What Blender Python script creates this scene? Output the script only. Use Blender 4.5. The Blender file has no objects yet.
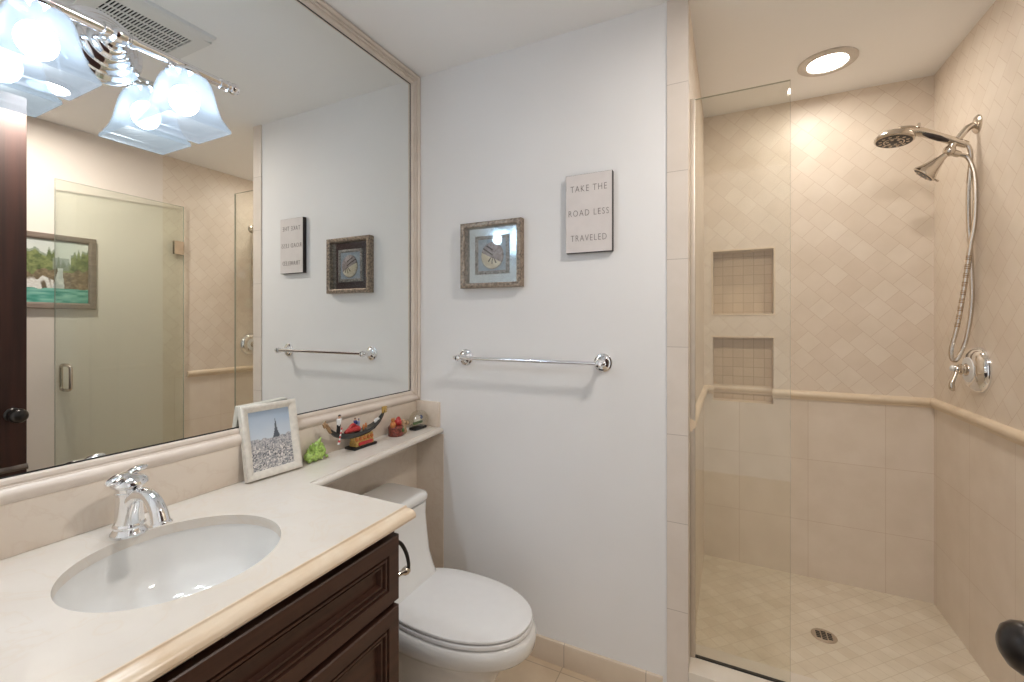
import bpy, bmesh, math, random
from mathutils import Vector, Matrix

# ---------------------------------------------------------------- camera, world, exposure
S = bpy.context.scene
COL = S.collection
cam_d = bpy.data.cameras.new('camera')
cam_d.sensor_width = 36.0
cam_d.lens = 443.07 / 1024 * 36.0
cam_d.shift_y = -19.3 / 1024
cam_d.clip_start = 0.01
cam = bpy.data.objects.new('camera', cam_d)
COL.objects.link(cam)
cam.location = (1.286, 0.0, 1.327)
cam.rotation_euler = (math.radians(90), 0, math.radians(26.207))
S.camera = cam

W = bpy.data.worlds.new('world')
S.world = W
W.use_nodes = True
W.node_tree.nodes['Background'].inputs[0].default_value = (1.0, 0.98, 0.96, 1)
W.node_tree.nodes['Background'].inputs[1].default_value = 0.22

S.view_settings.view_transform = 'Standard'
S.view_settings.look = 'None'
S.view_settings.gamma = 1.0
S.view_settings.use_curve_mapping = False
S.view_settings.exposure = 2.0
BULB, LENS, HALL_LENS, SHADE = 54.0, 16.5, 70.0, 0.070

PI = math.pi
D, XR, YS, XJ, H = 1.624, 2.112, 2.636, 1.158, 2.44
ZC = 0.862                                   # counter top
rnd = random.Random(7)

# ---------------------------------------------------------------- materials
def lin(c):
    c /= 255.0
    return c / 12.92 if c <= 0.04045 else ((c + 0.055) / 1.055) ** 2.4
def rgb(r, g, b): return (lin(r), lin(g), lin(b), 1.0)

def new_mat(name):
    m = bpy.data.materials.new(name); m.use_nodes = True
    nt = m.node_tree
    return m, nt, nt.nodes['Principled BSDF']

def mat(name, col, rough=0.5, metal=0.0, var=0.06, scale=30.0, bump=0.0, spec=0.5, coat=0.0):
    """Principled with a faint procedural mottling of the colour."""
    m, nt, p = new_mat(name)
    p.inputs['Roughness'].default_value = rough
    p.inputs['Metallic'].default_value = metal
    p.inputs['Specular IOR Level'].default_value = spec
    p.inputs['Coat Weight'].default_value = coat
    tc = nt.nodes.new('ShaderNodeTexCoord')
    nz = nt.nodes.new('ShaderNodeTexNoise'); nz.inputs['Scale'].default_value = scale
    nz.inputs['Detail'].default_value = 5
    nt.links.new(tc.outputs['Object'], nz.inputs['Vector'])
    rp = nt.nodes.new('ShaderNodeValToRGB')
    rp.color_ramp.elements[0].position = 0.3; rp.color_ramp.elements[1].position = 0.7
    rp.color_ramp.elements[0].color = tuple(c * (1 - var) for c in col[:3]) + (1,)
    rp.color_ramp.elements[1].color = tuple(min(1, c * (1 + var)) for c in col[:3]) + (1,)
    nt.links.new(nz.outputs['Fac'], rp.inputs['Fac'])
    nt.links.new(rp.outputs['Color'], p.inputs['Base Color'])
    if bump:
        b = nt.nodes.new('ShaderNodeBump'); b.inputs['Strength'].default_value = bump
        b.inputs['Distance'].default_value = 0.002
        nt.links.new(nz.outputs['Fac'], b.inputs['Height'])
        nt.links.new(b.outputs['Normal'], p.inputs['Normal'])
    return m

def stone(name, c1, c2, rough=0.35, scale=5.0, vein=None):
    """Cream limestone: two scales of clouding and a few thin veins."""
    m, nt, p = new_mat(name)
    L = nt.links.new
    p.inputs['Roughness'].default_value = rough
    tc = nt.nodes.new('ShaderNodeTexCoord')
    n1 = nt.nodes.new('ShaderNodeTexNoise'); n1.inputs['Scale'].default_value = scale
    n1.inputs['Detail'].default_value = 7; n1.inputs['Distortion'].default_value = 0.6
    L(tc.outputs['Object'], n1.inputs['Vector'])
    r = nt.nodes.new('ShaderNodeValToRGB')
    r.color_ramp.elements[0].position = 0.32; r.color_ramp.elements[1].position = 0.68
    r.color_ramp.elements[0].color = c1; r.color_ramp.elements[1].color = c2
    L(n1.outputs['Fac'], r.inputs['Fac'])
    out = r.outputs['Color']
    if vein:
        n2 = nt.nodes.new('ShaderNodeTexNoise'); n2.inputs['Scale'].default_value = scale * 1.7
        n2.inputs['Detail'].default_value = 4; n2.inputs['Distortion'].default_value = 1.5
        L(tc.outputs['Object'], n2.inputs['Vector'])
        r2 = nt.nodes.new('ShaderNodeValToRGB')
        e = r2.color_ramp.elements
        e[0].position = 0.47; e[0].color = (0, 0, 0, 1); e[1].position = 0.53; e[1].color = (0, 0, 0, 1)
        k = r2.color_ramp.elements.new(0.5); k.color = (0.35, 0.35, 0.35, 1)
        L(n2.outputs['Fac'], r2.inputs['Fac'])
        mx = nt.nodes.new('ShaderNodeMix'); mx.data_type = 'RGBA'
        L(r2.outputs['Color'], mx.inputs[0]); L(out, mx.inputs[6]); mx.inputs[7].default_value = vein
        out = mx.outputs[2]
    L(out, p.inputs['Base Color'])
    return m

def tile(name, axes, bw, bh, rot=0.0, off=(0, 0), c1=None, c2=None, grout=None, gap=0.0015, stagger=0.0, rough=0.4, squash=1.0, mott=0.5):
    """Brick texture laid on two world axes, each tile with its own tone plus stone clouding."""
    m, nt, p = new_mat(name)
    L = nt.links.new
    p.inputs['Roughness'].default_value = rough
    tc = nt.nodes.new('ShaderNodeTexCoord')
    sp = nt.nodes.new('ShaderNodeSeparateXYZ'); L(tc.outputs['Object'], sp.inputs[0])
    cb = nt.nodes.new('ShaderNodeCombineXYZ')
    L(sp.outputs[axes[0]], cb.inputs[0]); L(sp.outputs[axes[1]], cb.inputs[1])
    mp = nt.nodes.new('ShaderNodeMapping')
    mp.inputs['Location'].default_value = (off[0], off[1], 0)
    mp.inputs['Rotation'].default_value = (0, 0, rot)
    L(cb.outputs[0], mp.inputs['Vector'])
    bk = nt.nodes.new('ShaderNodeTexBrick')
    bk.offset = stagger; bk.offset_frequency = 2; bk.squash = squash
    bk.inputs['Scale'].default_value = 1.0
    bk.inputs['Brick Width'].default_value = bw; bk.inputs['Row Height'].default_value = bh
    bk.inputs['Mortar Size'].default_value = gap; bk.inputs['Mortar Smooth'].default_value = 0.2
    bk.inputs['Bias'].default_value = 0.0
    bk.inputs['Color1'].default_value = c1; bk.inputs['Color2'].default_value = c2
    bk.inputs['Mortar'].default_value = grout
    L(mp.outputs[0], bk.inputs['Vector'])
    nz = nt.nodes.new('ShaderNodeTexNoise'); nz.inputs['Scale'].default_value = 9
    nz.inputs['Detail'].default_value = 6
    L(tc.outputs['Object'], nz.inputs['Vector'])
    rp = nt.nodes.new('ShaderNodeValToRGB')
    rp.color_ramp.elements[0].position = 0.3; rp.color_ramp.elements[1].position = 0.7
    rp.color_ramp.elements[0].color = (0.86, 0.84, 0.80, 1); rp.color_ramp.elements[1].color = (1, 1, 1, 1)
    L(nz.outputs['Fac'], rp.inputs['Fac'])
    mx = nt.nodes.new('ShaderNodeMix'); mx.data_type = 'RGBA'; mx.blend_type = 'MULTIPLY'
    mx.inputs[0].default_value = mott
    L(bk.outputs['Color'], mx.inputs[6]); L(rp.outputs['Color'], mx.inputs[7])
    L(mx.outputs[2], p.inputs['Base Color'])
    b = nt.nodes.new('ShaderNodeBump'); b.inputs['Strength'].default_value = 0.25
    b.inputs['Distance'].default_value = 0.001; b.invert = True
    L(bk.outputs['Fac'], b.inputs['Height']); L(b.outputs['Normal'], p.inputs['Normal'])
    return m

def wood(name, c1, c2, axis_scale, rough=0.35):
    m, nt, p = new_mat(name)
    L = nt.links.new
    p.inputs['Roughness'].default_value = rough
    tc = nt.nodes.new('ShaderNodeTexCoord')
    mp = nt.nodes.new('ShaderNodeMapping'); mp.inputs['Scale'].default_value = axis_scale
    L(tc.outputs['Object'], mp.inputs['Vector'])
    nz = nt.nodes.new('ShaderNodeTexNoise'); nz.inputs['Scale'].default_value = 3.0
    nz.inputs['Detail'].default_value = 8; nz.inputs['Distortion'].default_value = 0.4
    L(mp.outputs[0], nz.inputs['Vector'])
    rp = nt.nodes.new('ShaderNodeValToRGB')
    rp.color_ramp.elements[0].position = 0.35; rp.color_ramp.elements[1].position = 0.65
    rp.color_ramp.elements[0].color = c1; rp.color_ramp.elements[1].color = c2
    L(nz.outputs['Fac'], rp.inputs['Fac']); L(rp.outputs['Color'], p.inputs['Base Color'])
    return m

def thin_glass(name, tint, refl=0.04, rough=0.0):
    """Clear pane: tinted transmission plus a Schlick mirror reflection, one layer per face."""
    m = bpy.data.materials.new(name); m.use_nodes = True
    nt = m.node_tree; nt.nodes.clear(); L = nt.links.new
    out = nt.nodes.new('ShaderNodeOutputMaterial')
    tr = nt.nodes.new('ShaderNodeBsdfTransparent'); tr.inputs[0].default_value = tint
    gl = nt.nodes.new('ShaderNodeBsdfGlossy'); gl.inputs['Roughness'].default_value = rough
    gl.inputs[0].default_value = (0.95, 0.97, 0.96, 1)
    lw = nt.nodes.new('ShaderNodeLayerWeight'); lw.inputs[0].default_value = 0.5
    pw = nt.nodes.new('ShaderNodeMath'); pw.operation = 'POWER'; pw.inputs[1].default_value = 5
    L(lw.outputs['Facing'], pw.inputs[0])
    mu = nt.nodes.new('ShaderNodeMath'); mu.operation = 'MULTIPLY_ADD'
    mu.inputs[1].default_value = 0.9; mu.inputs[2].default_value = refl
    L(pw.outputs[0], mu.inputs[0])
    mx = nt.nodes.new('ShaderNodeMixShader')
    L(mu.outputs[0], mx.inputs[0]); L(tr.outputs[0], mx.inputs[1]); L(gl.outputs[0], mx.inputs[2])
    L(mx.outputs[0], out.inputs[0])
    return m

def emit(name, col, strength):
    m = bpy.data.materials.new(name); m.use_nodes = True
    nt = m.node_tree; nt.nodes.clear()
    out = nt.nodes.new('ShaderNodeOutputMaterial'); e = nt.nodes.new('ShaderNodeEmission')
    e.inputs[0].default_value = col; e.inputs[1].default_value = strength
    nt.links.new(e.outputs[0], out.inputs[0])
    return m

def frosted(name, col, glow):
    """Etched lamp glass: part clear, part translucent, with the lamp's own glow."""
    m = bpy.data.materials.new(name); m.use_nodes = True
    nt = m.node_tree; nt.nodes.clear(); L = nt.links.new
    out = nt.nodes.new('ShaderNodeOutputMaterial')
    tr = nt.nodes.new('ShaderNodeBsdfTransparent'); tr.inputs[0].default_value = col
    tl = nt.nodes.new('ShaderNodeBsdfTranslucent'); tl.inputs[0].default_value = tuple(c * 0.060 for c in col[:3]) + (1,)
    df = nt.nodes.new('ShaderNodeBsdfDiffuse'); df.inputs[0].default_value = tuple(c * 0.016 for c in col[:3]) + (1,)
    gl = nt.nodes.new('ShaderNodeBsdfGlossy'); gl.inputs['Roughness'].default_value = 0.4
    em = nt.nodes.new('ShaderNodeEmission'); em.inputs[0].default_value = col; em.inputs[1].default_value = glow
    a = nt.nodes.new('ShaderNodeMixShader'); a.inputs[0].default_value = 0.6
    L(tl.outputs[0], a.inputs[1]); L(df.outputs[0], a.inputs[2])
    b = nt.nodes.new('ShaderNodeMixShader'); b.inputs[0].default_value = 0.42
    L(a.outputs[0], b.inputs[1]); L(tr.outputs[0], b.inputs[2])
    c = nt.nodes.new('ShaderNodeMixShader'); c.inputs[0].default_value = 0.02
    L(b.outputs[0], c.inputs[1]); L(gl.outputs[0], c.inputs[2])
    d = nt.nodes.new('ShaderNodeAddShader'); L(c.outputs[0], d.inputs[0]); L(em.outputs[0], d.inputs[1])
    L(d.outputs[0], out.inputs[0])
    return m

def vcol(name, rough=0.5):
    m, nt, p = new_mat(name)
    p.inputs['Roughness'].default_value = rough
    a = nt.nodes.new('ShaderNodeVertexColor'); a.layer_name = 'Col'
    nt.links.new(a.outputs['Color'], p.inputs['Base Color'])
    return m

M = {}
M['paint'] = mat('wall_paint', (0.88, 0.875, 0.875, 1), 0.6, var=0.015, scale=3, bump=0.05)
M['warm_right'] = mat('right_wall_tone', (0.86, 0.78, 0.71, 1), 0.6, var=0.015, scale=3, bump=0.05)  # right wall set warmer in colour than the other walls
M['ceiling'] = mat('ceiling_paint', (0.94, 0.935, 0.93, 1), 0.7, var=0.01, scale=3)
TA, TB, TG = (0.865, 0.77, 0.665, 1), (0.81, 0.70, 0.59, 1), (0.71, 0.59, 0.48, 1)
M['diag_xz'] = tile('diagonal_tile_back', (0, 2), 0.0775, 0.0775, PI / 4, (0.02, 0.03), TA, TB, TG, 0.0011, 0.5)
M['diag_yz'] = tile('diagonal_tile_side', (1, 2), 0.0775, 0.0775, PI / 4, (0.02, 0.03), TA, (0.835, 0.73, 0.625, 1), TG, 0.0011, 0.5)
LA, LB, LG = (0.855, 0.76, 0.66, 1), (0.835, 0.735, 0.63, 1), (0.71, 0.59, 0.48, 1)
M['big_xz'] = tile('large_tile_back', (0, 2), 0.305, 0.305, 0, (-1.635 + 0.305 * 8, -0.03), LA, LB, LG, 0.0012)
M['big_yz'] = tile('large_tile_side', (1, 2), 0.305, 0.305, 0, (-2.0 + 0.305 * 9, -0.03), LA, LB, LG, 0.0010)
M['jamb'] = tile('jamb_tile', (1, 2), 5.0, 0.3025, 0, (0, -0.03), (0.81, 0.73, 0.66, 1), (0.79, 0.71, 0.64, 1), (0.55, 0.48, 0.42, 1), 0.0012)
M['mosaic'] = tile('mosaic_tile', (0, 2), 0.05, 0.05, 0, (0.0, 0.02), (0.74, 0.59, 0.42, 1), (0.68, 0.53, 0.37, 1), (0.52, 0.38, 0.26, 1), 0.0013)
M['floor'] = tile('floor_tile', (0, 1), 0.305, 0.305, 0, (-0.709 + 0.305 * 4, -1.585 + 0.305 * 9), (0.74, 0.61, 0.46, 1), (0.68, 0.54, 0.39, 1), (0.48, 0.37, 0.27, 1), 0.002, rough=0.3, mott=0.9)
M['pan'] = tile('shower_floor_tile', (0, 1), 0.052, 0.052, PI / 4, (0, 0), (0.85, 0.775, 0.65, 1), (0.80, 0.71, 0.575, 1), (0.70, 0.61, 0.48, 1), 0.0012, mott=0.9)
M['cream'] = stone('cream_stone', (0.76, 0.68, 0.585, 1), (0.82, 0.75, 0.66, 1), 0.4, 7)
M['base'] = tile('baseboard_tile', (0, 2), 0.305, 2.0, 0, (-0.714 + 0.305 * 4, 1), (0.74, 0.62, 0.50, 1), (0.70, 0.58, 0.45, 1), (0.45, 0.36, 0.28, 1), 0.0015)
M['rail'] = stone('chair_rail_stone', (0.76, 0.62, 0.46, 1), (0.82, 0.69, 0.53, 1), 0.35, 9)
M['counter'] = stone('counter_marble', (0.69, 0.63, 0.56, 1), (0.75, 0.70, 0.64, 1), 0.25, 4, vein=(0.70, 0.60, 0.49, 1))
M['nose'] = stone('counter_edge_marble', (0.72, 0.55, 0.38, 1), (0.80, 0.67, 0.52, 1), 0.25, 12)
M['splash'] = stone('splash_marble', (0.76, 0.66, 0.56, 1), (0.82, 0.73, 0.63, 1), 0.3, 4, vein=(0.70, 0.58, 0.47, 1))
M['mframe'] = stone('mirror_frame_stone', (0.72, 0.625, 0.545, 1), (0.78, 0.69, 0.61, 1), 0.35, 8)
M['mirror'] = mat('mirror_silver', (0.89, 0.905, 0.885, 1), 0.0, 1.0, var=0.0)
M['chrome'] = mat('chrome', (0.86, 0.865, 0.88, 1), 0.06, 1.0, var=0.0)
M['nickel'] = mat('brushed_nickel', (0.66, 0.60, 0.53, 1), 0.2, 1.0, var=0.04)
M['channel'] = mat('satin_channel', (0.60, 0.54, 0.47, 1), 0.45, 0.6, var=0.03)
M['bronze'] = mat('dark_bronze', (0.035, 0.030, 0.028, 1), 0.28, 0.5, var=0.1)
M['darkgrip'] = mat('dark_grip', (0.03, 0.022, 0.02, 1), 0.35, var=0.1)
M['ceramic'] = mat('white_ceramic', (0.82, 0.81, 0.79, 1), 0.08, var=0.01, coat=0.3)
M['seat'] = mat('seat_plastic', (0.80, 0.79, 0.785, 1), 0.22, var=0.01)
M['cab'] = wood('espresso_wood', (0.040, 0.015, 0.009, 1), (0.062, 0.024, 0.014, 1), (14, 0.8, 14), 0.4)
M['door'] = wood('mahogany', (0.028, 0.008, 0.005, 1), (0.052, 0.015, 0.009, 1), (10, 10, 0.6), 0.6)
M['mould'] = mat('moulding_highlight', (0.10, 0.07, 0.055, 1), 0.4, var=0.2)  # lighter brown paints in the light the raised edge catches
M['black'] = mat('black', (0.010, 0.009, 0.009, 1), 0.5, var=0.1)
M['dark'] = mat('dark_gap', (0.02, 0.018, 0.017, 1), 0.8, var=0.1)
M['pitch'] = mat('cavity_shade', (0.004, 0.004, 0.004, 1), 1.0, var=0.0, spec=0.0)
M['white_plastic'] = mat('white_plastic', (0.80, 0.80, 0.79, 1), 0.4, var=0.01)
M['glass'] = thin_glass('clear_shower_glass', (0.965, 0.962, 0.935, 1))
M['door_glass'] = thin_glass('shower_door_glass', (0.955, 0.975, 0.95, 1))
M['pane'] = thin_glass('picture_glass', (0.985, 0.99, 0.99, 1), 0.05)
M['bottle'] = thin_glass('bottle_glass', (0.93, 0.91, 0.86, 1), 0.12)
M['glass_edge'] = mat('glass_edge', (0.42, 0.45, 0.38, 1), 0.1, var=0.02)
M['shade'] = frosted('frosted_shade_glass', (0.82, 0.91, 1.0, 1), SHADE)
M['bulb'] = emit('lamp_bulb', (0.88, 0.945, 1.0, 1), BULB)
M['lens'] = emit('downlight_lens', (1.0, 0.945, 0.86, 1), LENS)
M['lens2'] = emit('hall_downlight_lens', (1.0, 0.925, 0.85, 1), HALL_LENS)
M['pewter'] = mat('pewter_trim', (0.62, 0.58, 0.54, 1), 0.4, 0.3, var=0.08)
M['goldframe'] = mat('antique_silver_wood', (0.30, 0.235, 0.18, 1), 0.36, 0.45, var=0.6, scale=110, bump=0.4)
M['silvermat'] = mat('silver_mat', (0.66, 0.71, 0.74, 1), 0.12, 1.0, var=0.03)
M['speckle'] = mat('speckled_liner', (0.30, 0.28, 0.26, 1), 0.5, 0.2, var=0.6, scale=160)
M['sign'] = mat('sign_face', (0.76, 0.71, 0.69, 1), 0.6, var=0.03, scale=25)
M['ink'] = mat('sign_lettering', (0.20, 0.16, 0.14, 1), 0.7, var=0.1)
M['signedge'] = mat('sign_edge', (0.02, 0.012, 0.010, 1), 0.5, var=0.1)
M['whitewash'] = mat('whitewashed_wood', (0.72, 0.68, 0.61, 1), 0.5, var=0.10, scale=60, bump=0.15)
M['greyframe'] = wood('taupe_frame_wood', (0.24, 0.185, 0.15, 1), (0.32, 0.25, 0.205, 1), (30, 3, 30), 0.4)
M['art'] = vcol('printed_picture', 0.35)
M['relief'] = vcol('painted_relief', 0.4)
M['lime'] = mat('lime_glaze', (0.36, 0.52, 0.13, 1), 0.3, var=0.5, scale=140)
M['red'] = mat('red_paint', (0.50, 0.035, 0.035, 1), 0.35, var=0.15)
M['orange'] = mat('orange_paint', (0.55, 0.20, 0.06, 1), 0.4, var=0.3, scale=150)
M['maroon'] = mat('maroon_glaze', (0.20, 0.05, 0.035, 1), 0.3, var=0.85, scale=150)
M['green'] = mat('green_paint', (0.07, 0.16, 0.04, 1), 0.4, var=0.2)
M['gold'] = mat('gold_paint', (0.52, 0.34, 0.10, 1), 0.35, 0.4, var=0.3, scale=150)
M['blue'] = mat('blue_paint', (0.04, 0.07, 0.25, 1), 0.4, var=0.2)
M['paleblue'] = mat('pale_blue_paint', (0.35, 0.42, 0.62, 1), 0.4, var=0.2)
M['white'] = mat('white_paint', (0.78, 0.77, 0.76, 1), 0.4, var=0.03)
M['hull'] = mat('gondola_black', (0.035, 0.038, 0.037, 1), 0.25, var=0.2)
M['wood'] = mat('pale_brown_wood', (0.33, 0.20, 0.10, 1), 0.5, var=0.25, scale=80)
M['skin'] = mat('figure_skin', (0.55, 0.33, 0.22, 1), 0.5, var=0.03)
M['hair'] = mat('figure_dark_hair', (0.05, 0.035, 0.025, 1), 0.5, var=0.1)
M['cork'] = mat('cork', (0.48, 0.33, 0.20, 1), 0.8, var=0.2, scale=200)

# ---------------------------------------------------------------- mesh helpers
def tag(o, label=None, cat=None, group=None, kind=None):
    if label: o['label'] = label
    if cat: o['category'] = cat
    if group: o['group'] = group
    if kind: o['kind'] = kind
    return o

def thing(name, label, cat, loc, group=None):
    o = bpy.data.objects.new(name, None); COL.objects.link(o)
    o.location = loc; o.empty_display_size = 0.05
    return tag(o, label, cat, group)

def world_loc(o):
    v = Vector(o.location)
    while o.parent: o = o.parent; v += o.location
    return v

class MB:
    """Collects shapes given in room coordinates; build() links them as one mesh object."""
    def __init__(s): s.v = []; s.f = []; s.m = []; s.sm = []; s.slot = 0; s.smooth = False
    def add(s, vs, fs, smooth=None):
        b = len(s.v); s.v += [tuple(v) for v in vs]
        for f in fs:
            s.f.append(tuple(i + b for i in f)); s.m.append(s.slot)
            s.sm.append(s.smooth if smooth is None else smooth)
        return s
    def add_bm(s, bm, smooth=None):
        bm.verts.ensure_lookup_table(); bm.verts.index_update()
        s.add([v.co[:] for v in bm.verts], [[v.index for v in f.verts] for f in bm.faces], smooth); bm.free()
        return s
    def box(s, x0, x1, y0, y1, z0, z1, bev=0.0, seg=2):
        bm = bmesh.new()
        vs = [bm.verts.new((x, y, z)) for x in (x0, x1) for y in (y0, y1) for z in (z0, z1)]
        for q in ((0, 1, 3, 2), (4, 6, 7, 5), (0, 4, 5, 1), (2, 3, 7, 6), (0, 2, 6, 4), (1, 5, 7, 3)):
            bm.faces.new([vs[i] for i in q])
        if bev: bmesh.ops.bevel(bm, geom=bm.edges[:], offset=bev, segments=seg, profile=0.5, affect='EDGES')
        return s.add_bm(bm, bool(bev))
    def quad(s, a, b, c, d): return s.add([a, b, c, d], [(0, 1, 2, 3)], False)
    def loft(s, rings, cap0=True, cap1=True, closed=True, smooth=True):
        n = len(rings[0]); vs = [p for r in rings for p in r]; fs = []
        for i in range(len(rings) - 1):
            for j in range(n if closed else n - 1):
                k = (j + 1) % n
                fs.append((i * n + j, i * n + k, (i + 1) * n + k, (i + 1) * n + j))
        if cap0: fs.append(tuple(range(n - 1, -1, -1)))
        if cap1: fs.append(tuple((len(rings) - 1) * n + j for j in range(n)))
        return s.add(vs, fs, smooth)
    def lathe(s, c, axis, prof, seg=32, cap=True):
        """prof: (radius, distance along axis) from c."""
        a = Vector(axis).normalized(); t = Vector((0, 0, 1)) if abs(a.z) < 0.9 else Vector((1, 0, 0))
        u = a.cross(t).normalized(); w = a.cross(u); c = Vector(c)
        rings = [[c + a * h + (u * math.cos(2 * PI * j / seg) + w * math.sin(2 * PI * j / seg)) * max(r, 1e-5) for j in range(seg)] for r, h in prof]
        return s.loft(rings, cap, cap)
    def tube(s, pts, rad, seg=12, smooth_n=0, flat=None):
        """tube through pts; rad one number or one per point; flat=(vector, k) squashes one direction."""
        P = [Vector(p) for p in pts]; R = list(rad) if hasattr(rad, '__len__') else [rad] * len(P)
        if smooth_n:
            Q, RR = [], []
            for i in range(len(P) - 1):
                p0, p1, p2, p3 = P[max(i - 1, 0)], P[i], P[i + 1], P[min(i + 2, len(P) - 1)]
                for k in range(smooth_n):
                    t = k / smooth_n
                    Q.append(0.5 * ((2 * p1) + (p2 - p0) * t + (2 * p0 - 5 * p1 + 4 * p2 - p3) * t * t + (3 * p1 - p0 - 3 * p2 + p3) * t ** 3))
                    RR.append(R[i] * (1 - t) + R[i + 1] * t)
            Q.append(P[-1]); RR.append(R[-1]); P, R = Q, RR
        T = [(P[min(i + 1, len(P) - 1)] - P[max(i - 1, 0)]).normalized() for i in range(len(P))]
        ref = Vector((0, 0, 1)) if abs(T[0].z) < 0.9 else Vector((1, 0, 0))
        u = (ref - T[0] * ref.dot(T[0])).normalized(); rings = []
        for i, p in enumerate(P):
            u = (u - T[i] * u.dot(T[i])).normalized(); w = T[i].cross(u); ring = []
            for j in range(seg):
                o = (u * math.cos(2 * PI * j / seg) + w * math.sin(2 * PI * j / seg)) * R[i]
                if flat: fv = Vector(flat[0]).normalized(); o -= fv * o.dot(fv) * (1 - flat[1])
                ring.append(p + o)
            rings.append(ring)
        return s.loft(rings)
    def ball(s, c, r, seg=16, rings=10):
        rx, ry, rz = r if hasattr(r, '__len__') else (r, r, r)
        R = []
        for i in range(rings + 1):
            a = PI * (0.02 + 0.96 * i / rings)
            R.append([(c[0] + rx * math.sin(a) * math.cos(2 * PI * j / seg), c[1] + ry * math.sin(a) * math.sin(2 * PI * j / seg), c[2] - rz * math.cos(a)) for j in range(seg)])
        return s.loft(R)
    def frame(s, mp, u0, u1, v0, v1, prof, fill=False, smooth=True):
        """Mitred rectangular moulding. mp(u, v, h) -> point; prof: (inset, height) from outside in."""
        rings = [[mp(u0 + i, v0 + i, h), mp(u1 - i, v0 + i, h), mp(u1 - i, v1 - i, h), mp(u0 + i, v1 - i, h)] for i, h in prof]
        return s.loft(rings, False, fill, True, smooth)
    def sweep(s, path, prof, mp, cap=True):
        """Extrude a closed profile along a straight or mitred 2-D path; mp(p, a, b)."""
        return s.loft([[mp(p, a, b) for a, b in prof] for p in path], cap, cap)
    def build(s, name, mats, parent=None, label=None, angle=35):
        me = bpy.data.meshes.new(name)
        off = world_loc(parent) if parent else Vector((0, 0, 0))
        me.from_pydata([tuple(Vector(v) - off) for v in s.v], [], s.f)
        for m in (mats if isinstance(mats, (list, tuple)) else [mats]): me.materials.append(m)
        for p, k, sm in zip(me.polygons, s.m, s.sm): p.material_index = k; p.use_smooth = sm
        bm = bmesh.new(); bm.from_mesh(me)
        bmesh.ops.recalc_face_normals(bm, faces=bm.faces[:]); bm.to_mesh(me); bm.free()
        me.set_sharp_from_angle(angle=math.radians(angle)); me.update()
        o = bpy.data.objects.new(name, me); COL.objects.link(o)
        if parent: o.parent = parent
        if label: o['label'] = label
        return o

def struct(name, mb, mats, label=None):
    o = mb.build(name, mats); o['kind'] = 'structure'
    if label: o['label'] = label
    return o

def picture(name, mp, nu, nv, fn, m, parent, label=None, hfn=None):
    """Flat printed picture: a grid whose colour attribute holds the printed image."""
    me = bpy.data.meshes.new(name); off = world_loc(parent)
    vs, cs = [], []
    for j in range(nv + 1):
        for i in range(nu + 1):
            u, v = i / nu, j / nv
            vs.append(tuple(Vector(mp(u, v, hfn(u, v) if hfn else 0.0)) - off))
            c = fn(u, v); cs.append((lin(max(0, min(255, c[0]))), lin(max(0, min(255, c[1]))), lin(max(0, min(255, c[2]))), 1))
    fs = [(j * (nu + 1) + i, j * (nu + 1) + i + 1, (j + 1) * (nu + 1) + i + 1, (j + 1) * (nu + 1) + i) for j in range(nv) for i in range(nu)]
    me.from_pydata(vs, [], fs)
    a = me.color_attributes.new('Col', 'FLOAT_COLOR', 'POINT')
    for i, c in enumerate(cs): a.data[i].color = c
    me.materials.append(m)
    for p in me.polygons: p.use_smooth = True
    o = bpy.data.objects.new(name, me); COL.objects.link(o); o.parent = parent
    if label: o['label'] = label
    return o

def hsh(i, j, k=0):
    n = (i * 374761393 + j * 668265263 + k * 2147483647) & 0xffffffff
    n = ((n ^ (n >> 13)) * 1274126177) & 0xffffffff
    return ((n ^ (n >> 16)) & 0xffff) / 65535.0
def vnoise(x, y, k=0):
    i, j = math.floor(x), math.floor(y); fx, fy = x - i, y - j
    fx, fy = fx * fx * (3 - 2 * fx), fy * fy * (3 - 2 * fy)
    a = hsh(i, j, k) * (1 - fx) + hsh(i + 1, j, k) * fx
    b = hsh(i, j + 1, k) * (1 - fx) + hsh(i + 1, j + 1, k) * fx
    return a * (1 - fy) + b * fy
def mix(a, b, t):
    t = max(0, min(1, t)); return tuple(p * (1 - t) + q * t for p, q in zip(a, b))

# ---------------------------------------------------------------- room shell
struct('floor', MB().box(-0.1, 2.25, -0.9, 1.66, -0.08, 0.0), M['floor'])
struct('ceiling', MB().box(-0.12, 2.25, -0.14, 2.80, H, H + 0.08), M['ceiling'])
struct('wall_left', MB().box(-0.12, -0.006, -0.14, 1.724, 0, H), M['paint'])
struct('wall_back', MB().box(-0.12, 1.089, D, 1.724, 0, H), M['paint'])
b = MB()
b.box(-0.12, 0.88, -0.14, -0.04, 0, H); b.box(1.76, 2.24, -0.14, -0.04, 0, H); b.box(0.88, 1.76, -0.14, -0.04, 2.40, H)
struct('wall_front', b, M['paint'])
struct('wall_right', MB().box(XR, XR + 0.12, -0.14, D, 0, H), M['warm_right'])
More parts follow.
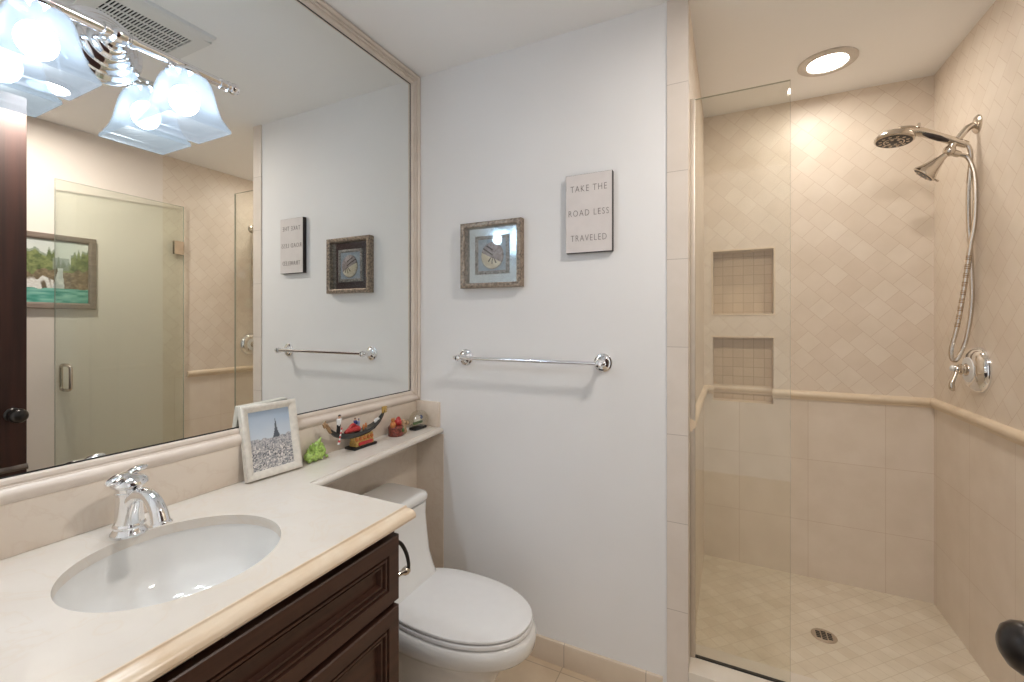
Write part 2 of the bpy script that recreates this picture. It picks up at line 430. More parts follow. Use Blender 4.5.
# shower walls: small diagonal tile above the rail, large tile below
ZR = 0.96
b = MB()
b.box(1.089, XJ, D - 0.006, 1.66, 0, H)
b.slot = 1; b.box(1.089, XJ, 1.66, 2.74, ZR, H); b.slot = 2; b.box(1.089, XJ, 1.66, 2.74, 0, ZR)
struct('wall_shower_left', b, [M['jamb'], M['diag_yz'], M['big_yz']])
b = MB()
b.box(XR, XR + 0.12, D, 2.74, ZR, H); b.slot = 1; b.box(XR, XR + 0.12, D, 2.74, 0, ZR)
struct('wall_shower_right', b, [M['diag_yz'], M['big_yz']])
NX0, NX1, ND = 1.203, 1.486, 0.085
N1 = (1.369, 1.704); N2 = (0.902, 1.243)
b = MB()
def wall_rect(x0, x1, z0, z1):
    b.slot = 0 if z0 >= ZR - 1e-6 else 1
    b.quad((x0, YS, z0), (x1, YS, z0), (x1, YS, z1), (x0, YS, z1))
for x0, x1 in ((XJ, NX0), (NX1, XR)):
    wall_rect(x0, x1, 0.0, ZR); wall_rect(x0, x1, ZR, H)
wall_rect(NX0, NX1, 0, N2[0]); wall_rect(NX0, NX1, N2[1], N1[0]); wall_rect(NX0, NX1, N1[1], H)
for z0, z1 in (N1, N2):
    b.slot = 2; yb = YS + ND
    b.quad((NX0, yb, z0), (NX1, yb, z0), (NX1, yb, z1), (NX0, yb, z1))
    b.slot = 3
    b.quad((NX0, YS, z0), (NX0, yb, z0), (NX0, yb, z1), (NX0, YS, z1))
    b.quad((NX1, YS, z0), (NX1, yb, z0), (NX1, yb, z1), (NX1, YS, z1))
    b.quad((NX0, YS, z0), (NX1, YS, z0), (NX1, yb, z0), (NX0, yb, z0))
    b.quad((NX0, YS, z1), (NX1, YS, z1), (NX1, yb, z1), (NX0, yb, z1))
b.slot = 0
b.box(XJ - 0.05, XR + 0.1, 2.74, 2.80, 0, H)
struct('wall_shower_back', b, [M['diag_xz'], M['big_xz'], M['mosaic'], M['rail']])
struct('floor_shower', MB().box(XJ, XR, 1.76, 2.76, -0.02, 0.055), M['pan'])
struct('trim_1', MB().box(XJ, XR, D - 0.006, 1.775, 0.0, 0.135, 0.004), M['cream'], 'low stone curb at the shower entrance')
# niche edge liners
for n, (z0, z1) in ((2, N1), (3, N2)):
    b = MB(); w = 0.008
    if n == 2:
        b.frame(lambda u, v, h: (u, YS - h, v), NX0 - w, NX1 + w, z0 - w, z1 + w, [(0, 0), (0, 0.003), (w, 0.003), (w, -0.01)])
    else:
        b.box(NX0 - w, NX1 + w, YS - 0.003, YS, z1, z1 + w)
    struct('trim_%d' % n, b, M['rail'], 'thin stone edge of the wall niche')
# chair rail
RP = [(0, 0.938), (0.008, 0.938), (0.010, 0.946), (0.017, 0.951), (0.021, 0.959), (0.021, 0.968), (0.016, 0.976), (0.009, 0.980), (0.0, 0.982)]
RP = [(a, z) for a, z in RP]
b = MB()
b.sweep([0, 1, 2], RP, lambda p, a, z: [(XJ + a, 1.69, z), (XJ + a, YS - a, z), (NX0 + 0.004, YS - a, z)][p])
struct('trim_4', b, M['rail'], 'stone chair rail on the shower wall left of the niche')
b = MB(); b.sweep([0, 1], RP, lambda p, a, z: [(NX0, YS + ND - a, z), (NX1, YS + ND - a, z)][p])
struct('trim_5', b, M['rail'], 'stone chair rail across the back of the lower niche')
b = MB()
b.sweep([0, 1, 2], RP, lambda p, a, z: [(NX1 - 0.006, YS - a, z), (XR - a, YS - a, z), (XR - a, 1.771, z)][p])
struct('trim_6', b, M['rail'], 'stone chair rail running round the shower corner')
# baseboards
BP = [(0, 0), (0.012, 0), (0.012, 0.078), (0.009, 0.085), (0.004, 0.087), (0, 0.087)]
b = MB(); b.sweep([0, 1], BP, lambda p, a, z: [(0.0, D - a, z), (1.075, D - a, z)][p])
struct('baseboard_back', b, M['base'])
b = MB(); b.sweep([0, 1], BP, lambda p, a, z: [(-0.006 + a, 0.86, z), (-0.006 + a, D, z)][p])
struct('baseboard_left', b, M['cream'])
b = MB(); b.sweep([0, 1], BP, lambda p, a, z: [(XR - a, -0.04, z), (XR - a, D - 0.01, z)][p])
struct('baseboard_right', b, M['cream'])

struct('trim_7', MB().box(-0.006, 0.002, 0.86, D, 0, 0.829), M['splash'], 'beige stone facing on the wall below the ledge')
struct('trim_8', MB().box(0.002, 0.150, D - 0.002, D, 0, 0.829), M['splash'], 'narrow beige strip on the back wall below the ledge end')  # thin beige panel under the ledge end, coloured like the splash
# ---------------------------------------------------------------- entry door (seen in the mirror)
DX = 1.70
b = MB(); b.box(DX, DX + 0.042, -0.02, 0.8675, 0.012, 2.385, 0.002)
mpd = lambda u, v, h: (DX - h, u, v)
door = struct('door_1', b, M['door'], 'open dark mahogany entry door')
for z0, z1 in ((0.15, 0.56), (1.05, 2.25)):
    MB().frame(mpd, 0.11, 0.74, z0, z1, [(0, 0), (0.004, 0.006), (0.016, 0.008), (0.022, 0.002), (0.03, 0.0)], False).build('panel_moulding', M['door'], door)
b = MB(); b.sweep([0, 1], [(0, 0.630), (0.010, 0.632), (0.013, 0.642), (0.007, 0.652), (0, 0.657)], lambda p, a, z: (DX - a, (-0.02, 0.8690)[p], z))
b.build('rail_moulding', M['mould'], door, 'rail moulding with painted highlight')
kb = MB(); kb.lathe((DX, 0.822, 0.896), (-1, 0, 0), [(0.031, 0), (0.031, 0.004), (0.026, 0.009), (0.013, 0.011), (0.011, 0.018), (0.011, 0.030), (0.020, 0.036), (0.029, 0.048), (0.0330, 0.061), (0.0315, 0.073), (0.0255, 0.082), (0.014, 0.0885), (0.001, 0.0905)], 36)
kb.build('door_knob', M['bronze'], door, 'egg shaped dark bronze knob')

# ---------------------------------------------------------------- mirror
mir = thing('wall_mirror', 'large wall mirror with cream stone frame above the vanity', 'mirror', (0, 0.8, ZC + 0.1))
MY0, MY1, MZ0, MZ1 = -0.03, 1.578, 1.021, 2.391
b = MB(); b.box(-0.006, 0.0, MY0, MY1 + 0.004, MZ0 - 0.004, MZ1 + 0.004); b.build('mirror_glass', M['mirror'], mir)
mpm = lambda u, v, h: (h, u, v)
FP = [(0, -0.006), (0, 0.020), (0.003, 0.026), (0.012, 0.028), (0.018, 0.024), (0.019, 0.016), (0.0215, 0.016), (0.0225, 0.021), (0.029, 0.020), (0.030, 0.013), (0.0325, 0.013), (0.0335, 0.016), (0.040, 0.014), (0.0425, 0.010), (0.0430, 0.001), (0.046, 0.001)]
b = MB()
u1, v0, v1 = D - 0.001, 0.968, H - 0.002
rings = []
for i, h in FP:
    k = i / 0.046; lo = h * 0.55 if h > 0 else h          # the bottom rail is flatter
    U1, V0, V1 = u1 + (MY1 - u1) * k, v0 + (MZ0 - v0) * k, v1 + (MZ1 - v1) * k
    rings.append([(lo, MY0 - 0.01, V0), (lo, U1, V0), (h, U1, V0 + 0.004), (h, U1, V1), (h, MY0 - 0.01, V1)])
n = len(rings)
vs = [p for r in rings for p in r]; fs = []
for i in range(n - 1):
    for j in range(4): fs.append((i * 5 + j, i * 5 + j + 1, (i + 1) * 5 + j + 1, (i + 1) * 5 + j))
b.add(vs[:], fs[:(n - 2) * 4], True); b.slot = 1; b.add(vs[:], fs[(n - 2) * 4:], False)
b.build('mirror_frame', [M['mframe'], M['black']], mir, angle=25)  # innermost ring is black, a painted shadow line against the glass
b = MB()                                   # rounded bead along the bottom rail
b.tube([(0.006, -0.038, 0.985), (0.006, D - 0.003, 0.985)], 0.0155, 20)
b.build('bead_moulding', M['mframe'], mir)

# ---------------------------------------------------------------- countertop with ledge, splash and round undermount cut-out
SX, SY, SR = 0.298, 0.503, 0.177
top = thing('vanity_countertop', 'cream marble vanity countertop running on as a ledge over the toilet', 'countertop', (0.28, 0.45, ZC))
XF, YE, XL = 0.548, 0.888, 0.194
bm = bmesh.new()
outer = [(-0.006, -0.036), (XF, -0.036), (XF, YE), (XL, YE), (XL - 0.062, D), (-0.006, D)]
ov = [bm.verts.new((x, y, ZC)) for x, y in outer]
NS = 72
iv = [bm.verts.new((SX + SR * math.cos(2 * PI * i / NS), SY + SR * 1.02 * math.sin(2 * PI * i / NS), ZC)) for i in range(NS)]
ed = [bm.edges.new((ov[i], ov[(i + 1) % 6])) for i in range(6)] + [bm.edges.new((iv[i], iv[(i + 1) % NS])) for i in range(NS)]
bmesh.ops.triangle_fill(bm, use_beauty=True, use_dissolve=False, edges=ed)
r = bmesh.ops.extrude_face_region(bm, geom=bm.faces[:])
bmesh.ops.translate(bm, vec=(0, 0, -0.022), verts=[g for g in r['geom'] if isinstance(g, bmesh.types.BMVert)])
b = MB(); b.add_bm(bm, True); b.build('slab', M['counter'], top)
NP = [(0, 0), (0.003, -0.0003), (0.004, -0.003), (0.006, -0.0045), (0.016, -0.005), (0.026, -0.008), (0.032, -0.013), (0.034, -0.019), (0.032, -0.025), (0.026, -0.029), (0.018, -0.030), (0, -0.030)]
b = MB(); b.sweep([0, 1], NP, lambda p, a, z: (XF + a, (-0.036, YE)[p], ZC + z))
b.build('front_edge', M['nose'], top, 'tan bullnose edge')
b = MB(); b.sweep([0, 1], [(a * 0.55, z * 0.76) for a, z in NP], lambda p, a, z: (XL + a - 0.062 * p, (YE - 0.0, D - 0.006)[p], ZC + z))
b.build('ledge_edge', M['counter'], top)
MB().box(-0.006, 0.012, -0.036, D, ZC, 0.968, 0.002).build('backsplash', M['splash'], top)
MB().box(0.012, 0.134, D - 0.018, D, ZC, 0.972, 0.003).build('side_splash', M['splash'], top)

# ---------------------------------------------------------------- sink
ZC += 0.0008                                 # things stand a hair above the stone
snk = thing('sink_basin', 'round white ceramic undermount sink set in the marble countertop', 'sink', (SX, SY, 0.698))
pr = [(0.205, 0.142), (0.205, 0.132), (0.184, 0.130), (0.181, 0.115), (0.172, 0.075), (0.150, 0.038), (0.115, 0.015), (0.07, 0.005), (0.028, 0.0)]
b = MB(); b.lathe((SX, SY, 0.698), (0, 0, 1), [(0.181, 0.1415), (0.181, 0.130)] + pr[4:] + [(0.020, -0.004)], 64, False)
b.lathe((SX, SY, 0.698), (0, 0, 1), [(0.181, 0.1415), (0.205, 0.1415), (0.205, 0.130), (0.190, 0.10), (0.178, 0.065), (0.155, 0.028), (0.118, 0.002), (0.07, -0.008), (0.026, -0.012)], 64, False)
b.build('bowl', M['ceramic'], snk)
b = MB(); b.lathe((SX, SY, 0.696), (0, 0, 1), [(0.001, 0.0), (0.026, 0.001), (0.027, 0.003), (0.024, 0.0045), (0.018, 0.004), (0.016, 0.007), (0.001, 0.009)], 32)
b.build('sink_drain', M['chrome'], snk, 'chrome drain')

# ---------------------------------------------------------------- faucet
FX, FY = 0.100, 0.503
fau = thing('sink_faucet', 'chrome single lever faucet behind the round sink', 'faucet', (FX, FY, ZC))
b = MB(); b.lathe((FX, FY, ZC), (0, 0, 1), [(0.0335, 0), (0.0335, 0.004), (0.0305, 0.008), (0.0275, 0.014), (0.0295, 0.017), (0.0295, 0.021), (0.027, 0.025)], 40)
b.build('base_flange', M['chrome'], fau)
b = MB(); b.lathe((FX, FY, ZC), (0, 0, 1), [(0.0265, 0.022), (0.0250, 0.05), (0.0235, 0.080), (0.0235, 0.086), (0.0255, 0.088), (0.0255, 0.092), (0.0235, 0.094), (0.0245, 0.104)], 40)
b.build('body', M['chrome'], fau)
b = MB()
b.tube([(FX + 0.002, FY, ZC + 0.062), (FX + 0.020, FY, ZC + 0.079), (FX + 0.044, FY, ZC + 0.092), (FX + 0.072, FY, ZC + 0.096), (FX + 0.098, FY, ZC + 0.088), (FX + 0.117, FY, ZC + 0.069), (FX + 0.127, FY, ZC + 0.046)],
       [0.018, 0.0160, 0.0142, 0.0138, 0.0142, 0.0155, 0.0172], 20, 6)
b.tube([(FX + 0.010, FY, ZC + 0.022), (FX + 0.019, FY, ZC + 0.048), (FX + 0.034, FY, ZC + 0.082)], [0.018, 0.011, 0.007], 16, 5)
b.lathe((FX + 0.1265, FY, ZC + 0.049), (0.35, 0, -1), [(0.0178, 0), (0.0198, 0.003), (0.0198, 0.006), (0.014, 0.007), (0.012, 0.004)], 28)
b.build('spout', M['chrome'], fau)
b = MB(); b.lathe((FX, FY, ZC), (0, 0, 1), [(0.0245, 0.101), (0.031, 0.105), (0.0345, 0.110), (0.0335, 0.115), (0.030, 0.120), (0.022, 0.125), (0.012, 0.129), (0.002, 0.130)], 40)
b.build('cap', M['chrome'], fau)
b = MB()
b.tube([(FX + 0.010, FY - 0.044, ZC + 0.118), (FX + 0.009, FY - 0.036, ZC + 0.1235), (FX + 0.005, FY - 0.020, ZC + 0.129), (FX, FY - 0.003, ZC + 0.131), (FX - 0.002, FY + 0.012, ZC + 0.135), (FX - 0.002, FY + 0.026, ZC + 0.1375), (FX - 0.002, FY + 0.034, ZC + 0.137)],
       [0.004, 0.0125, 0.0150, 0.0095, 0.0125, 0.0120, 0.005], 16, 5, ((0, 0, 1), 0.5))
b.build('lever', M['chrome'], fau)

# ---------------------------------------------------------------- vanity cabinet
CF = 0.545
van = thing('vanity_cabinet', 'espresso brown wooden vanity cabinet with recessed panels under the countertop', 'cabinet', (0.28, 0.41, 0.0))
b = MB()
b.box(0.0, CF - 0.018, 0.832, 0.85, 0.0, 0.8305); b.box(0.0, CF - 0.018, -0.036, -0.018, 0.0, 0.8305)
b.box(0.0, CF - 0.018, -0.018, 0.832, 0.09, 0.108)
b.box(0.0, 0.012, -0.018, 0.832, 0.108, 0.66)
b.box(CF - 0.018, CF, -0.036, 0.85, 0.632, 0.66); b.box(CF - 0.018, CF, -0.036, 0.85, 0.09, 0.12)
for y0, y1 in ((-0.036, 0.0), (0.405, 0.44), (0.81, 0.85)): b.box(CF - 0.018, CF, y0, y1, 0.09, 0.812)
b.build('carcass', M['cab'], van)
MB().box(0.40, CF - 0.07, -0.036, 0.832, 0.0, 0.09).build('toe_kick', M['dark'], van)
mpc = lambda u, v, h: (CF + h, u, v)
def panel(name, y0, y1, z0, z1, st):
    b = MB()
    P = [(0, 0), (0, 0.017), (0.003, 0.020), (st, 0.020), (st + 0.002, 0.0135), (st + 0.005, 0.0135), (st + 0.006, 0.0185), (st + 0.011, 0.0185), (st + 0.013, 0.0105), (st + 0.016, 0.0105), (st + 0.017, 0.0145), (st + 0.022, 0.0145), (st + 0.025, 0.003)]
    b.frame(mpc, y0, y1, z0, z1, P, True); return b.build(name, M['cab'], van, angle=20)
panel('drawer_front', -0.03, 0.846, 0.654, 0.811, 0.036)
panel('door', -0.03, 0.405, 0.10, 0.640, 0.036); panel('door', 0.410, 0.846, 0.10, 0.640, 0.036)
ph = thing('paper_holder', 'dark arched metal holder fixed to the vanity side beside the toilet', 'paper holder', (0.527, 0.85, 0.69))
b = MB(); b.tube([(0.520, 0.845, 0.775), (0.526, 0.868, 0.775), (0.534, 0.887, 0.762), (0.541, 0.899, 0.735), (0.545, 0.903, 0.710), (0.546, 0.903, 0.694)], [0.0045, 0.0045, 0.005, 0.005, 0.0045, 0.004], 12, 6)
b.build('arched_arm', M['bronze'], ph)
b = MB(); b.lathe((0.527, 0.85, 0.688), (0.25, 1, 0), [(0.010, 0), (0.010, 0.004), (0.006, 0.008), (0.006, 0.040), (0.010, 0.046), (0.011, 0.054), (0.008, 0.061), (0.003, 0.064)], 20)
b.build('post', M['nickel'], ph)

# ---------------------------------------------------------------- toilet
TY = 1.240
toi = thing('toilet', 'white one-piece toilet with closed lid beside the back wall', 'toilet', (0.4, TY, 0.0))
def egg(xb, xt, hw, z, n=48, p=2.12, wide=0.47):
    """Egg outline: rear x xb, tip x xt, half width hw reached at fraction `wide` of the length."""
    xc = xb + (xt - xb) * wide; pts = []
    for i in range(n):
        a = 2 * PI * i / n; c, s_ = math.cos(a), math.sin(a)
        ex = (xt - xc) if c > 0 else (xc - xb)
        pw = 2.0 / (p if c > 0 else p + 0.5)
        pts.append((xc + ex * math.copysign(abs(c) ** pw, c), TY + hw * math.copysign(abs(s_) ** pw, s_), z))
    return pts
def rrect(x0, x1, hw, z, r=0.04, n=12):
    pts = []; r = min(r, (x1 - x0) / 2 - 1e-3, hw - 1e-3)
    for cx, cy, a0 in ((x1 - r, TY + hw - r, 0), (x0 + r, TY + hw - r, PI / 2), (x0 + r, TY - hw + r, PI), (x1 - r, TY - hw + r, 1.5 * PI)):
        for k in range(n):
            a = a0 + PI / 2 * k / (n - 1); pts.append((cx + r * math.cos(a), cy + r * math.sin(a), z))
    return pts
b = MB()
secs = [(0.10, 0.590, 0.112, 0.0), (0.10, 0.595, 0.114, 0.012), (0.11, 0.592, 0.109, 0.05), (0.11, 0.596, 0.109, 0.12), (0.11, 0.610, 0.115, 0.180), (0.12, 0.640, 0.128, 0.230), (0.13, 0.675, 0.143, 0.270), (0.14, 0.702, 0.155, 0.290), (0.14, 0.713, 0.160, 0.300),
        (0.15, 0.731, 0.168, 0.306), (0.16, 0.744, 0.174, 0.320), (0.17, 0.748, 0.1755, 0.345), (0.18, 0.744, 0.173, 0.363), (0.19, 0.732, 0.165, 0.371)]
b.loft([egg(*q) for q in secs]); b.build('bowl', M['ceramic'], toi, angle=50)
def slab_egg(xb, xt, hw, z0, z1, e):
    return [egg(xb + e, xt - e, hw - e, z0), egg(xb, xt, hw, z0 + e * 0.7), egg(xb, xt, hw, z1 - e), egg(xb + e * 0.4, xt - e * 0.4, hw - e * 0.4, z1 - e * 0.35), egg(xb + e * 1.2, xt - e * 1.2, hw - e * 1.2, z1)]
b = MB(); b.loft(slab_egg(0.225, 0.736, 0.1675, 0.3735, 0.387, 0.003)); b.build('seat', M['seat'], toi)
b = MB(); R = slab_egg(0.225, 0.734, 0.166, 0.3905, 0.400, 0.003)
R += [[(0.45 + (x - 0.45) * k, TY + (y - TY) * k, 0.400 + dz) for x, y, z in R[-1]] for k, dz in ((0.7, 0.003), (0.35, 0.0045))]
b.loft(R); b.build('lid', M['seat'], toi)
b = MB()
b.loft([rrect(0.02, 0.30, 0.115, 0.20, 0.05), rrect(0.018, 0.325, 0.130, 0.34, 0.05), rrect(0.016, 0.325, 0.134, 0.385, 0.05), rrect(0.014, 0.300, 0.138, 0.42, 0.05), rrect(0.012, 0.272, 0.148, 0.47, 0.05), rrect(0.012, 0.25, 0.160, 0.54, 0.045), rrect(0.012, 0.232, 0.172, 0.59, 0.04), rrect(0.012, 0.226, 0.181, 0.628, 0.035)])
b.build('tank', M['ceramic'], toi, angle=50)
b = MB()
b.loft([rrect(0.014, 0.218, 0.176, 0.6288, 0.035), rrect(0.014, 0.226, 0.184, 0.633, 0.037), rrect(0.014, 0.229, 0.187, 0.641, 0.038), rrect(0.014, 0.229, 0.187, 0.653, 0.038), rrect(0.016, 0.224, 0.182, 0.662, 0.036), rrect(0.022, 0.214, 0.172, 0.666, 0.032)])
b.build('tank_lid', M['ceramic'], toi, angle=50)

# ---------------------------------------------------------------- vanity light on the mirror
LZ, LX = 1.952, 0.088
vl = thing('vanity_light', 'chrome two-shade vanity light mounted on the mirror', 'light', (0.0, 0.49, LZ))
b = MB(); b.lathe((0.0, 0.49, LZ), (1, 0, 0), [(r_ * 1.14, h_ * 1.02) for r_, h_ in [(0.070, 0), (0.070, 0.006), (0.067, 0.012), (0.061, 0.014), (0.058, 0.015), (0.056, 0.022), (0.050, 0.027), (0.046, 0.028), (0.044, 0.035), (0.038, 0.040), (0.034, 0.041), (0.032, 0.049), (0.026, 0.055), (0.021, 0.056), (0.019, 0.063), (0.015, 0.066), (0.0125, 0.078), (0.001, 0.080)]], 48)
b.build('backplate', M['chrome'], vl)
b = MB(); b.tube([(LX, 0.250, LZ), (LX, 0.730, LZ)], 0.0108, 18)
for y in (0.466, 0.514): b.lathe((LX, y - 0.006, LZ), (0, 1, 0), [(0.0105, 0), (0.0145, 0.002), (0.0145, 0.010), (0.0105, 0.012)], 24)
b.lathe((LX, 0.474, LZ), (0, 1, 0), [(0.011, 0), (0.017, 0.006), (0.0185, 0.016), (0.017, 0.026), (0.011, 0.032)], 24)
b.build('bar', M['chrome'], vl)
for y, d in ((0.250, -1), (0.730, 1)):
    b = MB(); b.lathe((LX, y - 0.03 * d, LZ), (0, d, 0), [(0.0108, 0), (0.0135, 0.002), (0.0135, 0.006), (0.011, 0.008), (0.011, 0.018), (0.0140, 0.020), (0.0140, 0.025), (0.0105, 0.028), (0.0145, 0.034), (0.0150, 0.041), (0.011, 0.049), (0.003, 0.053)], 24)
    b.build('finial', M['chrome'], vl)
def sq(cx, cy, h, z, r, n=5):
    pts = []
    for sx, sy, a0 in ((1, 1, 0), (-1, 1, PI / 2), (-1, -1, PI), (1, -1, 1.5 * PI)):
        for k in range(n):
            a = a0 + PI / 2 * k / (n - 1); pts.append((cx + sx * (h - r) + r * math.cos(a), cy + sy * (h - r) + r * math.sin(a), z))
    return pts
for y in (0.3615, 0.6185):
    b = MB(); b.lathe((LX, y, LZ), (0, 0, -1), [(0.012, 0.000), (0.010, 0.005), (0.015, 0.007), (0.028, 0.010), (0.036, 0.015), (0.0385, 0.021), (0.037, 0.025), (0.024, 0.027), (0.012, 0.030), (0.012, 0.06), (0.001, 0.062)], 28)
    b.build('socket_cap', M['chrome'], vl)
    b = MB()
    hs = [(0.034, 1.930, .018), (0.039, 1.926, .016), (0.0425, 1.914, .011), (0.0455, 1.898, .008), (0.0485, 1.878, .006), (0.0515, 1.858, .005), (0.0550, 1.842, .004), (0.0595, 1.829, .004), (0.0645, 1.8195, .004), (0.0660, 1.817, .004), (0.0660, 1.8145, .004), (0.0705, 1.809, .004), (0.0720, 1.804, .004), (0.0720, 1.800, .004)]
    out = [sq(LX, y, h, z, r) for h, z, r in hs]
    inn = [sq(LX, y, h - 0.0035, z + 0.0005, max(r - 0.002, 0.002)) for h, z, r in reversed(hs)]
    b.loft(out + inn, False, False); sh = b.build('shade', M['shade'], vl, 'frosted bell shade with square mouth', angle=25)
    b = MB(); b.ball((LX, y, 1.868), (0.031, 0.031, 0.035), 20, 12); b.build('bulb', M['bulb'], sh)

# ---------------------------------------------------------------- ceiling vent and downlights
VX, VY = 0.70, 0.875
ven = thing('exhaust_vent', 'white slotted exhaust vent on the ceiling, seen in the mirror', 'vent', (VX, VY, H))
mpv = lambda u, v, h: (u, v, H - h)
b = MB(); b.frame(mpv, VX - 0.182, VX + 0.182, VY - 0.172, VY + 0.172, [(0, 0), (0.004, 0.010), (0.012, 0.014), (0.040, 0.016), (0.042, 0.006)], False)
b.build('cover_plate', M['white_plastic'], ven)
gx0, gx1, gy0, gy1 = VX - 0.1005, VX + 0.1005, VY - 0.128, VY + 0.128
b = MB(); b.box(gx0 - 0.02, gx1 + 0.02, gy0 - 0.03, gy1 + 0.03, H - 0.004, H - 0.001); b.build('slot_shade', M['pitch'], ven)  # black sheet paints the shade seen through the slots
b = MB()
NB = 25; pit = (gy1 - gy0) / NB
for i in range(NB + 1): b.box(gx0, gx1, gy0 + i * pit - 0.0021, gy0 + i * pit + 0.0021, H - 0.0150, H - 0.0122)
for i in range(5):
    x = gx0 + (gx1 - gx0) * i / 4; b.box(x - 0.0032, x + 0.0032, gy0, gy1, H - 0.0153, H - 0.0120)
b.box(gx0 - 0.045, gx0, gy0 - 0.045, gy1 + 0.045, H - 0.0158, H - 0.007); b.box(gx1, gx1 + 0.045, gy0 - 0.045, gy1 + 0.045, H - 0.0158, H - 0.007)
b.box(gx0, gx1, gy0 - 0.045, gy0, H - 0.0158, H - 0.007); b.box(gx0, gx1, gy1, gy1 + 0.045, H - 0.0158, H - 0.007)
b.build('grille', M['white_plastic'], ven)
def downlight(x, y, label, lens):
    t = thing('recessed_light', label, 'light', (x, y, H))
    b = MB(); b.lathe((x, y, H), (0, 0, -1), [(0.108, 0.0), (0.108, 0.004), (0.104, 0.007), (0.076, 0.009), (0.072, 0.006), (0.071, 0.001)], 56, False)
    b.build('trim_ring', M['pewter'], t)
    b = MB(); b.lathe((x, y, H), (0, 0, -1), [(0.0705, 0.001), (0.0705, 0.0035), (0.001, 0.0045)], 48); b.build('lens', lens, t)
downlight(1.660, 2.300, 'round recessed ceiling light glowing above the shower', M['lens'])
downlight(1.608, 0.912, 'round recessed ceiling light near the right wall by the door', M['lens2'])

# ---------------------------------------------------------------- shell shadow box
sb = thing('shell_picture', 'square antique silver shadow box holding a shell relief', 'picture', (0.4, D, 1.47))
U0, U1, V0, V1 = 0.257, 0.541, 1.468, 1.742
mpw = lambda u, v, h: (u, D - h, v)
b = MB(); b.frame(mpw, U0, U1, V0, V1, [(0, 0), (0, 0.030), (0.002, 0.034), (0.006, 0.035), (0.016, 0.033), (0.020, 0.030), (0.021, 0.008)], False)
b.build('frame', M['goldframe'], sb)
MB().box(U0 + 0.018, U1 - 0.018, D - 0.009, D - 0.001, V0 + 0.018, V1 - 0.018).build('silver_mat', M['silvermat'], sb, 'reflective silver mat')
cu, cv = (U0 + U1) / 2, (V0 + V1) / 2
b = MB(); b.frame(mpw, cu - 0.079, cu + 0.079, cv - 0.080, cv + 0.080, [(0, 0.009), (0, 0.014), (0.004, 0.016), (0.012, 0.015), (0.015, 0.011)], False)
b.build('liner', M['speckle'], sb, 'speckled grey inner frame')
def shell_col(u, v):
    n = vnoise(u * 14, v * 14, 1) + 0.5 * vnoise(u * 40, v * 40, 2)
    bg = mix((176, 186, 194), (146, 160, 174), n * 0.7)
    x, y = (u - 0.52) / 0.40, (v - 0.47) / 0.42
    rr = math.hypot(x, y)
    if rr > 1.0: return bg
    px, py = x - 0.15, y - 0.0
    ang = math.atan2(py, px)
    dd = math.hypot(px, py)
    if y > -0.15 - 0.45 * x:
        c = mix((178, 168, 168), (142, 130, 128), vnoise(ang * 6, dd * 5, 3))
        if x < 0.15 and y < 0.75 and math.sin((x * 0.6 + y) * 17) > 0.55: c = (72, 58, 52)
    else: c = mix((232, 226, 208), (208, 198, 174), vnoise(u * 9, v * 9, 4) * (0.5 + dd))
    if -2.7 < ang < -0.6 and 0.12 < dd < 0.62 and math.cos(ang * 11) > 0.55: c = (78, 66, 58)
    if rr > 0.95: c = mix(c, (90, 80, 76), 0.5)
    return c
def shell_h(u, v):
    x, y = (u - 0.52) / 0.40, (v - 0.47) / 0.42; r2 = x * x + y * y
    return 0.012 * math.sqrt(max(0, 1 - r2)) if r2 < 1 else 0
picture('shell_relief', lambda u, v, h: (cu - 0.066 + 0.132 * u, D - 0.0115 - h, cv - 0.067 + 0.134 * v), 70, 70, shell_col, M['relief'], sb, 'cream and brown striped shell', shell_h)
MB().box(U0 + 0.0195, U1 - 0.0195, D - 0.029, D - 0.0275, V0 + 0.0195, V1 - 0.0195).build('glass_pane', M['pane'], sb)

# ---------------------------------------------------------------- sign
sg = thing('wall_sign', 'white wooden sign with typed motto hanging above the towel bar', 'sign', (0.814, D, 1.585))
b = MB(); b.box(0.725, 0.903, D - 0.022, D, 1.585, 1.879, 0.0015); b.build('board', M['signedge'], sg, 'dark edged board')
b = MB(); b.box(0.7265, 0.9015, D - 0.0232, D - 0.0215, 1.5865, 1.8775); b.build('face', M['sign'], sg)
def text_mesh(name, body, cx, zc, width, height, y, parent, m):
    cu_ = bpy.data.curves.new('txt', 'FONT'); cu_.body = body; cu_.size = 1.0; cu_.extrude = 0.02
    cu_.align_x = 'CENTER'; cu_.offset = -0.018; cu_.space_character = 1.25; cu_.resolution_u = 3
    to = bpy.data.objects.new('txt', cu_); COL.objects.link(to)
    dg = bpy.context.evaluated_depsgraph_get()
    me = bpy.data.meshes.new_from_object(to.evaluated_get(dg)); bpy.data.objects.remove(to)
    xs = [v.co.x for v in me.vertices]; ys = [v.co.y for v in me.vertices]
    x0, x1, y0, y1 = min(xs), max(xs), min(ys), max(ys); off = world_loc(parent)
    for v in me.vertices:
        v.co = Vector((cx + ((v.co.x - x0) / (x1 - x0) - 0.5) * width, y - 0.0003 - v.co.z * 0.03, zc + ((v.co.y - y0) / (y1 - y0) - 0.5) * height)) - off
    me.materials.clear(); me.materials.append(m)
    o = bpy.data.objects.new(name, me); COL.objects.link(o); o.parent = parent
    return o
for body, w, f in (('TAKE THE', 0.138, 0.185), ('ROAD LESS', 0.153, 0.495), ('TRAVELED', 0.136, 0.815)):
    text_mesh('lettering', body, 0.814, 1.879 - 0.294 * f, w, 0.0225, D - 0.0232, sg, M['ink'])

